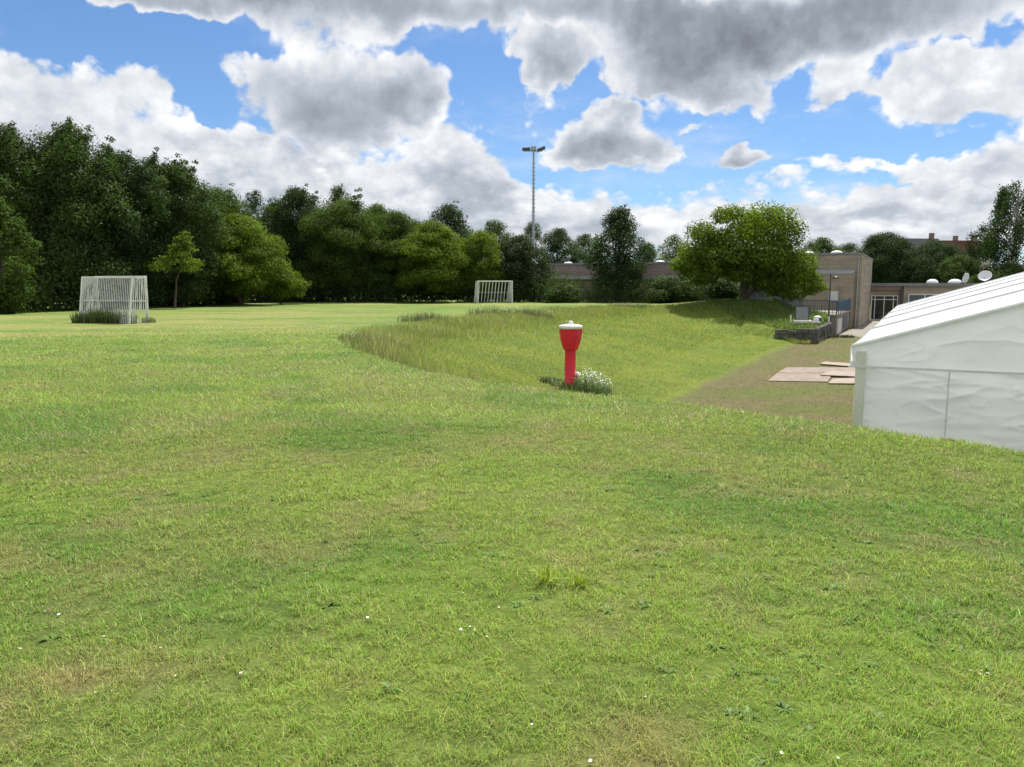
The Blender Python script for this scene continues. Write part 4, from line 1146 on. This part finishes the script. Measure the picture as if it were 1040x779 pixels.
m = MB(); m.lathe([(.2, 0), (.23, .55), (.25, .56), (.25, .62), (.22, .63)], 14); m.build('body', M['darksteel'], e)
m = MB(); m.lathe([(.26, .632), (.26, .67), (.12, .75), (.03, .76)], 14); m.build('lid', M['whitepaint'], e)

# path lamp
q = px(843.3, 290, 54.6)
e = empty('street_lamp', (q.x, q.y, -2.0)); tag(e, 'dark path lamp with pale lower post by the stone wall', 'street lamp')
m = MB(); m.tube([(0, 0, -.2), (0, 0, 1.45)], [.075, .07], 12); m.build('post_base', M['whitepaint'], e)
m = MB(); m.tube([(0, 0, 1.452), (0, 0, 4.4)], [.055, .04], 10); m.build('pole', M['darksteel'], e)
m = MB(); m.tube([(0, 0, 4.25), (.25, 0, 4.22), (.3, 0, 4.2)], .03, 8); m.lathe([(.02, 4.26), (.16, 4.2), (.24, 4.1), (.22, 4.08), (.05, 4.07)], 16, c=(.36, 0, 0)); m.build('lamp_shade', M['darksteel'], e)
# small dark planting bed at the lamp foot
plant('weed_clump', 'dark weeds at the foot of the path lamp', q.x+.4, q.y-1.0, 1.1, .5, 260, .25, [(.05, .05, .03), (.06, .07, .03)], 0, 40, .6, .05)

# far houses with tiled roofs
def house(label, pxx, d, w, dep, eave, ridge, mat, ch=True, rz=0.05):
    q = px(pxx, 290, d); e = empty('far_house', (q.x, q.y, 0), rz); tag(e, label, 'house')
    m = MB(); m.box(-w/2, w/2, 0, dep, -2, eave); m.add([(-w/2, 0, eave), (-w/2, dep, eave), (-w/2, dep/2, ridge-.1), (w/2, 0, eave), (w/2, dep, eave), (w/2, dep/2, ridge-.1)], [(0, 2, 1), (3, 4, 5)]); m.build('wall', M['render'], e)
    m = MB(); a = .3
    for s, (y0, y1) in ((0, (-a, dep/2)), (1, (dep+a, dep/2))):
        m.add([(-w/2-a, y0, eave-.15), (w/2+a, y0, eave-.15), (w/2+a, y1, ridge), (-w/2-a, y1, ridge), (-w/2-a, y0, eave-.02), (w/2+a, y0, eave-.02), (w/2+a, y1, ridge+.14), (-w/2-a, y1, ridge+.14)],
              [(0,3,2,1),(4,5,6,7),(0,1,5,4),(1,2,6,5),(2,3,7,6),(3,0,4,7)])
    rf = m.build('roof', mat, e)
    for k in range(3):
        f = MB(); x_ = -w*.3 + k*w*.3; s = (ridge-eave)/(dep/2)
        f.add([(x_-.5, dep*.16, eave+dep*.16*s+.08), (x_+.5, dep*.16, eave+dep*.16*s+.08), (x_+.5, dep*.26, eave+dep*.26*s+.08), (x_-.5, dep*.26, eave+dep*.26*s+.08)], [(0,1,2,3)]); f.build('roof_window', M['blueglass'], rf)
        window(e, x_-.6, x_+.6, eave-1.9, eave-.6, 0, 2, 1, M['winwhite'], M['glass'])
    if ch:
        m = MB(); m.box(w*.32, w*.32+.8, dep*.45, dep*.45+.8, ridge-1, ridge+1.3); m.build('chimney', M['brickb'], rf)
house('far house with grey pitched roof left of the red roofs', 940, 165, 9, 9, px(940, 256, 165).z, px(940, 243, 170).z, M['greytile'])
house('far house with red tiled roof right of the grey roofed house', 965, 172, 9, 9, px(965, 256, 172).z, px(965, 245.5, 177).z, M['redtile'])
house('far house with red tiled roof beside the birch', 986, 160, 8, 9, px(986, 257, 160).z, px(986, 245, 165).z, M['redtile'])

# ------------------------------------------------------------------ sky with clouds, sun
SUN_EL, SUN_AZ = math.radians(60), math.radians(20)     # azimuth clockwise from +Y
wd = bpy.data.worlds.new('World'); sc.world = wd; wd.use_nodes = True
nt = wd.node_tree; bg = nt.nodes['Background']
sky = nd(nt, 'ShaderNodeTexSky', sky_type='NISHITA', sun_disc=False, sun_elevation=SUN_EL, sun_rotation=SUN_AZ)
sky.air_density = 1.0; sky.dust_density = 0.2; sky.ozone_density = 3.0
SKY_S = 0.05
tc = nd(nt, 'ShaderNodeTexCoord'); sep = nd(nt, 'ShaderNodeSeparateXYZ'); nt.links.new(tc.outputs['Generated'], sep.inputs[0])
def mth(op, a, b=None, clamp=False):
    n = nd(nt, 'ShaderNodeMath', operation=op, use_clamp=clamp)
    for i, v in enumerate((a, b)):
        if v is None: continue
        if isinstance(v, (int, float)): n.inputs[i].default_value = v
        else: nt.links.new(v, n.inputs[i])
    return n.outputs[0]
def mrange(v, a, b, c=0., d=1., smooth=True):
    n = nd(nt, 'ShaderNodeMapRange', interpolation_type='SMOOTHSTEP' if smooth else 'LINEAR')
    nt.links.new(v, n.inputs[0])
    for i, q in enumerate((a, b, c, d)): n.inputs[1+i].default_value = q
    return n.outputs[0]
az = mth('ARCTAN2', sep.outputs[0], sep.outputs[1])
el = mth('ARCSINE', sep.outputs[2])
P0 = nd(nt, 'ShaderNodeCombineXYZ'); nt.links.new(az, P0.inputs[0]); nt.links.new(el, P0.inputs[1]); P0 = P0.outputs[0]
lg = mth('LOGARITHM', mth('MAXIMUM', mth('ADD', el, .11), .02), math.e)
Q0 = nd(nt, 'ShaderNodeCombineXYZ'); nt.links.new(az, Q0.inputs[0]); nt.links.new(mth('MULTIPLY', lg, .36), Q0.inputs[1]); Q0 = Q0.outputs[0]
def vmath(op, a, b=None, s=None):
    n = nd(nt, 'ShaderNodeVectorMath', operation=op); nt.links.new(a, n.inputs[0])
    if b is not None:
        if isinstance(b, tuple): n.inputs[1].default_value = b
        else: nt.links.new(b, n.inputs[1])
    if s is not None: n.inputs['Scale'].default_value = s
    return n
def wn(scale, detail, rough, vec, off=(0, 0, 0), color=False):
    v = vmath('ADD', vec, off).outputs[0]
    n = nd(nt, 'ShaderNodeTexNoise'); n.inputs['Scale'].default_value = scale; n.inputs['Detail'].default_value = detail; n.inputs['Roughness'].default_value = rough
    nt.links.new(v, n.inputs['Vector']); return n.outputs[1 if color else 0]
# warp so that edges billow
wc = wn(7, 3, .6, Q0, (3.1, 1.7, .4), True)
wv = vmath('SCALE', vmath('SUBTRACT', wc, (.5, .5, .5)).outputs[0], s=.085).outputs[0]
wc2 = wn(24, 3, .6, Q0, (5.1, 9.7, .4), True)
wv2 = vmath('SCALE', vmath('SUBTRACT', wc2, (.5, .5, .5)).outputs[0], s=.042).outputs[0]
Pw = vmath('ADD', vmath('ADD', P0, wv).outputs[0], wv2).outputs[0]
def ang(pxx, pyy):
    a, b = (pxx-CX)/F, (CY-pyy)/F; v = Vector((a, CP+b*SP, -SP+b*CP)).normalized()
    return math.atan2(v.x, v.y), math.asin(v.z)
def ell(cx, cy, rx, ry, lo=1.02, hi=.2):
    a0, e0 = ang(cx, cy); ra = abs(ang(cx+rx, cy)[0]-ang(cx-rx, cy)[0])/2; re = abs(ang(cx, cy-ry)[1]-ang(cx, cy+ry)[1])/2
    v = vmath('MULTIPLY', vmath('SUBTRACT', Pw, (a0, e0, 0)).outputs[0], (1/ra, 1/re, 0)).outputs[0]
    return mrange(vmath('LENGTH', v).outputs['Value'], lo, hi)
def accumulate(lst, base):
    acc = base
    for (cx, cy, rx, ry, w) in lst:
        acc = mth('ADD', acc, mth('MULTIPLY', ell(cx, cy, rx, ry), w))
    return acc
# where the clouds of that afternoon stand: bearing/elevation ellipses, a far layer and a near one
def layer(cover, base, dark, off, dkmul, dk0):
    cv = base
    for (cx, cy, rx, ry, w) in cover: cv = mth('ADD', cv, mth('MULTIPLY', ell(cx, cy, rx, ry), w))
    cv = mth('MINIMUM', cv, 1.4)
    fb = wn(8.0, 10, .62, Q0, (1.3 + off, 4.2, 0)); fb2 = wn(8.0, 7, .58, Q0, (1.3 + off - .012, 4.2 - .02, 0))
    vo = nd(nt, 'ShaderNodeTexVoronoi', feature='F1'); vo.inputs['Scale'].default_value = 24; vo.inputs['Detail'].default_value = 2.5; vo.inputs['Roughness'].default_value = .55
    nt.links.new(vmath('ADD', vmath('ADD', Q0, (off, off, 0)).outputs[0], vmath('SCALE', wv, s=.5).outputs[0]).outputs[0], vo.inputs['Vector'])
    bil = mth('SUBTRACT', .5, vo.outputs['Distance'])
    dens = mth('ADD', mth('ADD', cv, mth('MULTIPLY', mth('SUBTRACT', fb, .5), 1.5)), mth('MULTIPLY', bil, .42))
    alpha = mrange(dens, .16, .47)
    dk = dk0
    for (cx, cy, rx, ry, w) in dark: dk = mth('ADD', dk, mth('MULTIPLY', ell(cx, cy, rx*1.15, ry*1.15, 1.0, 0.0), w * dkmul))
    relief = mth('MULTIPLY', mth('SUBTRACT', fb2, fb), 5.0)
    thick = mrange(dens, .26, 1.15)
    lump = mth('SUBTRACT', wn(4.2, 5, .6, Q0, (6.1 + off, .7, 0)), .5)
    sh = mth('MULTIPLY', dk, mth('ADD', mth('MULTIPLY', thick, .85), .15))
    sh = mth('ADD', sh, mth('MULTIPLY', mth('MULTIPLY', lump, .8), mth('ADD', mth('MULTIPLY', dk, .8), .15)))
    sh = mth('SUBTRACT', mth('ADD', sh, mth('MULTIPLY', relief, .22)), mth('MULTIPLY', bil, .24))
    cr = nd(nt, 'ShaderNodeValToRGB'); nt.links.new(sh, cr.inputs[0])
    E = cr.color_ramp.elements
    for _ in range(3): E.new(.5)
    for i, (p_, c_) in enumerate([(0.0, (1.0, 1.0, .99)), (.16, (.80, .82, .86)), (.42, (.50, .545, .615)), (.72, (.30, .335, .385)), (1.0, (.175, .195, .225))]):
        E[i].position = p_; E[i].color = (*c_, 1)
    return alpha, vmath('SCALE', cr.outputs[0], s=CLOUD_S).outputs[0]
CLOUD_S = 0.44
around = mth('ADD', mrange(az, -1.2, -.75, 1.0, .0), mrange(az, .8, 1.3, 0, .9))  # unseen clouds behind the camera and overhead, thickened to add fill light
around = mth('ADD', around, mrange(el, .5, .85, 0, .5))
BACK = [(50,110,190,90,1.0),(-60,120,120,110,.6),(160,85,50,40,.4),(230,170,150,55,.9),(300,195,290,75,1.1),(460,165,65,75,.9),(480,215,120,50,.6),(560,220,240,45,.6),(730,240,300,36,.5),
        (960,95,125,58,1.0),(1080,100,110,80,.6),(900,92,40,26,.4),(845,88,45,34,.7),(900,225,260,42,.7),(1000,180,150,48,.65),(950,205,170,45,.4),(890,165,120,12,.5),(800,190,160,14,.35),(100,220,300,60,.5),(752,161,42,19,.9),(565,52,68,50,1.1),(810,45,160,50,.6),(990,62,120,48,.8)]
BGAP = [(80,25,120,35,-.5),(212,100,42,36,-.5),(500,85,42,60,-.5),(740,130,110,22,-.3)]
BDARK = [(190,200,160,45,.22),(60,165,150,46,.2),(310,230,240,34,.32),(480,190,60,40,.4),(960,122,110,24,.3),(900,212,220,18,.2),(560,232,160,18,.28),(880,244,190,14,.2),(1000,172,90,18,.28),(752,168,46,14,.45),(560,70,50,30,.4),(820,60,100,40,.4)]
FRONT = [(340,105,150,84,1.2),(250,72,45,32,.5),(425,95,50,52,.6),(330,2,320,58,1.2),(170,-6,140,34,1.0),(600,5,180,48,.8),(690,62,130,78,1.15),(740,100,60,28,.5),(850,15,320,62,1.3),(620,150,105,50,1.15),(632,112,34,22,.5),(560,165,45,26,.4),(700,125,40,10,.45)]
FGAP = [(490,80,30,45,-.4),(215,40,80,16,-.25),(650,100,50,10,-.25)]
FDARK = [(330,0,340,60,.5),(600,0,180,60,.42),(860,10,380,85,.44),(350,120,150,66,.5),(430,110,60,60,.2),(690,75,115,70,.4),(625,158,110,50,.72)]
bb = mth('ADD', mth('ADD', around, mrange(el, .16, .02, .0, .26)), .13)
aB, cB = layer(BACK + BGAP, bb, BDARK, 0.0, 1.0, .10)
aF, cF = layer(FRONT + FGAP, mth('ADD', mth('MULTIPLY', around, .3), -.03), FDARK, 2.7, 1.0, .12)
# thin high veil
veil = mrange(wn(3.2, 7, .65, vmath('MULTIPLY', Q0, (1, 2.6, 1)).outputs[0], (8, 2, 1)), .46, .78, 0, .55)
ss = vmath('MULTIPLY', sky.outputs[0], (SKY_S*.66, SKY_S*.82, SKY_S*1.0)).outputs[0]
def over(fac, under, top):
    q = nd(nt, 'ShaderNodeMix', data_type='RGBA'); nt.links.new(fac, q.inputs[0]); nt.links.new(under, q.inputs[6]); nt.links.new(top, q.inputs[7]); return q.outputs[2]
vc = nd(nt, 'ShaderNodeRGB'); vc.outputs[0].default_value = (.36, .37, .385, 1)
res = over(mth('MULTIPLY', veil, mrange(el, .42, .1, .35, 1.)), ss, vc.outputs[0])
res = over(aB, res, cB); res = over(aF, res, cF)
nt.links.new(res, bg.inputs[0]); bg.inputs[1].default_value = 1.0
wd.cycles.sampling_method = 'MANUAL'; wd.cycles.sample_map_resolution = 512

L = bpy.data.lights.new('sun', 'SUN'); L.energy = 3.3; L.angle = math.radians(0.6); L.color = (1, .95, .87)
so = bpy.data.objects.new('sun', L); COL.objects.link(so)
sd = Vector((math.sin(SUN_AZ)*math.cos(SUN_EL), math.cos(SUN_AZ)*math.cos(SUN_EL), math.sin(SUN_EL)))
so.rotation_euler = sd.to_track_quat('Z', 'Y').to_euler(); so.location = (0, 0, 40)

# ------------------------------------------------------------------ camera
cd = bpy.data.cameras.new('camera'); cam = bpy.data.objects.new('camera', cd); COL.objects.link(cam)
cd.sensor_width = 36; cd.lens = 36 * F / 1040; cd.clip_end = 5000; cd.clip_start = .05
cam.location = (0, 0, EYE); cam.rotation_euler = (math.pi/2 - PITCH, 0, 0)
sc.camera = cam
sc.view_settings.view_transform = 'Standard'; sc.view_settings.look = 'None'; sc.view_settings.gamma = 1
sc.view_settings.exposure = 1.3
cy = sc.cycles
cy.max_bounces = 5; cy.diffuse_bounces = 3; cy.glossy_bounces = 2; cy.transmission_bounces = 3; cy.transparent_max_bounces = 4
cy.use_adaptive_sampling = True; cy.adaptive_threshold = .02
try:
    cy.use_denoising = True; cy.denoiser = 'OPENIMAGEDENOISE'
except Exception: pass
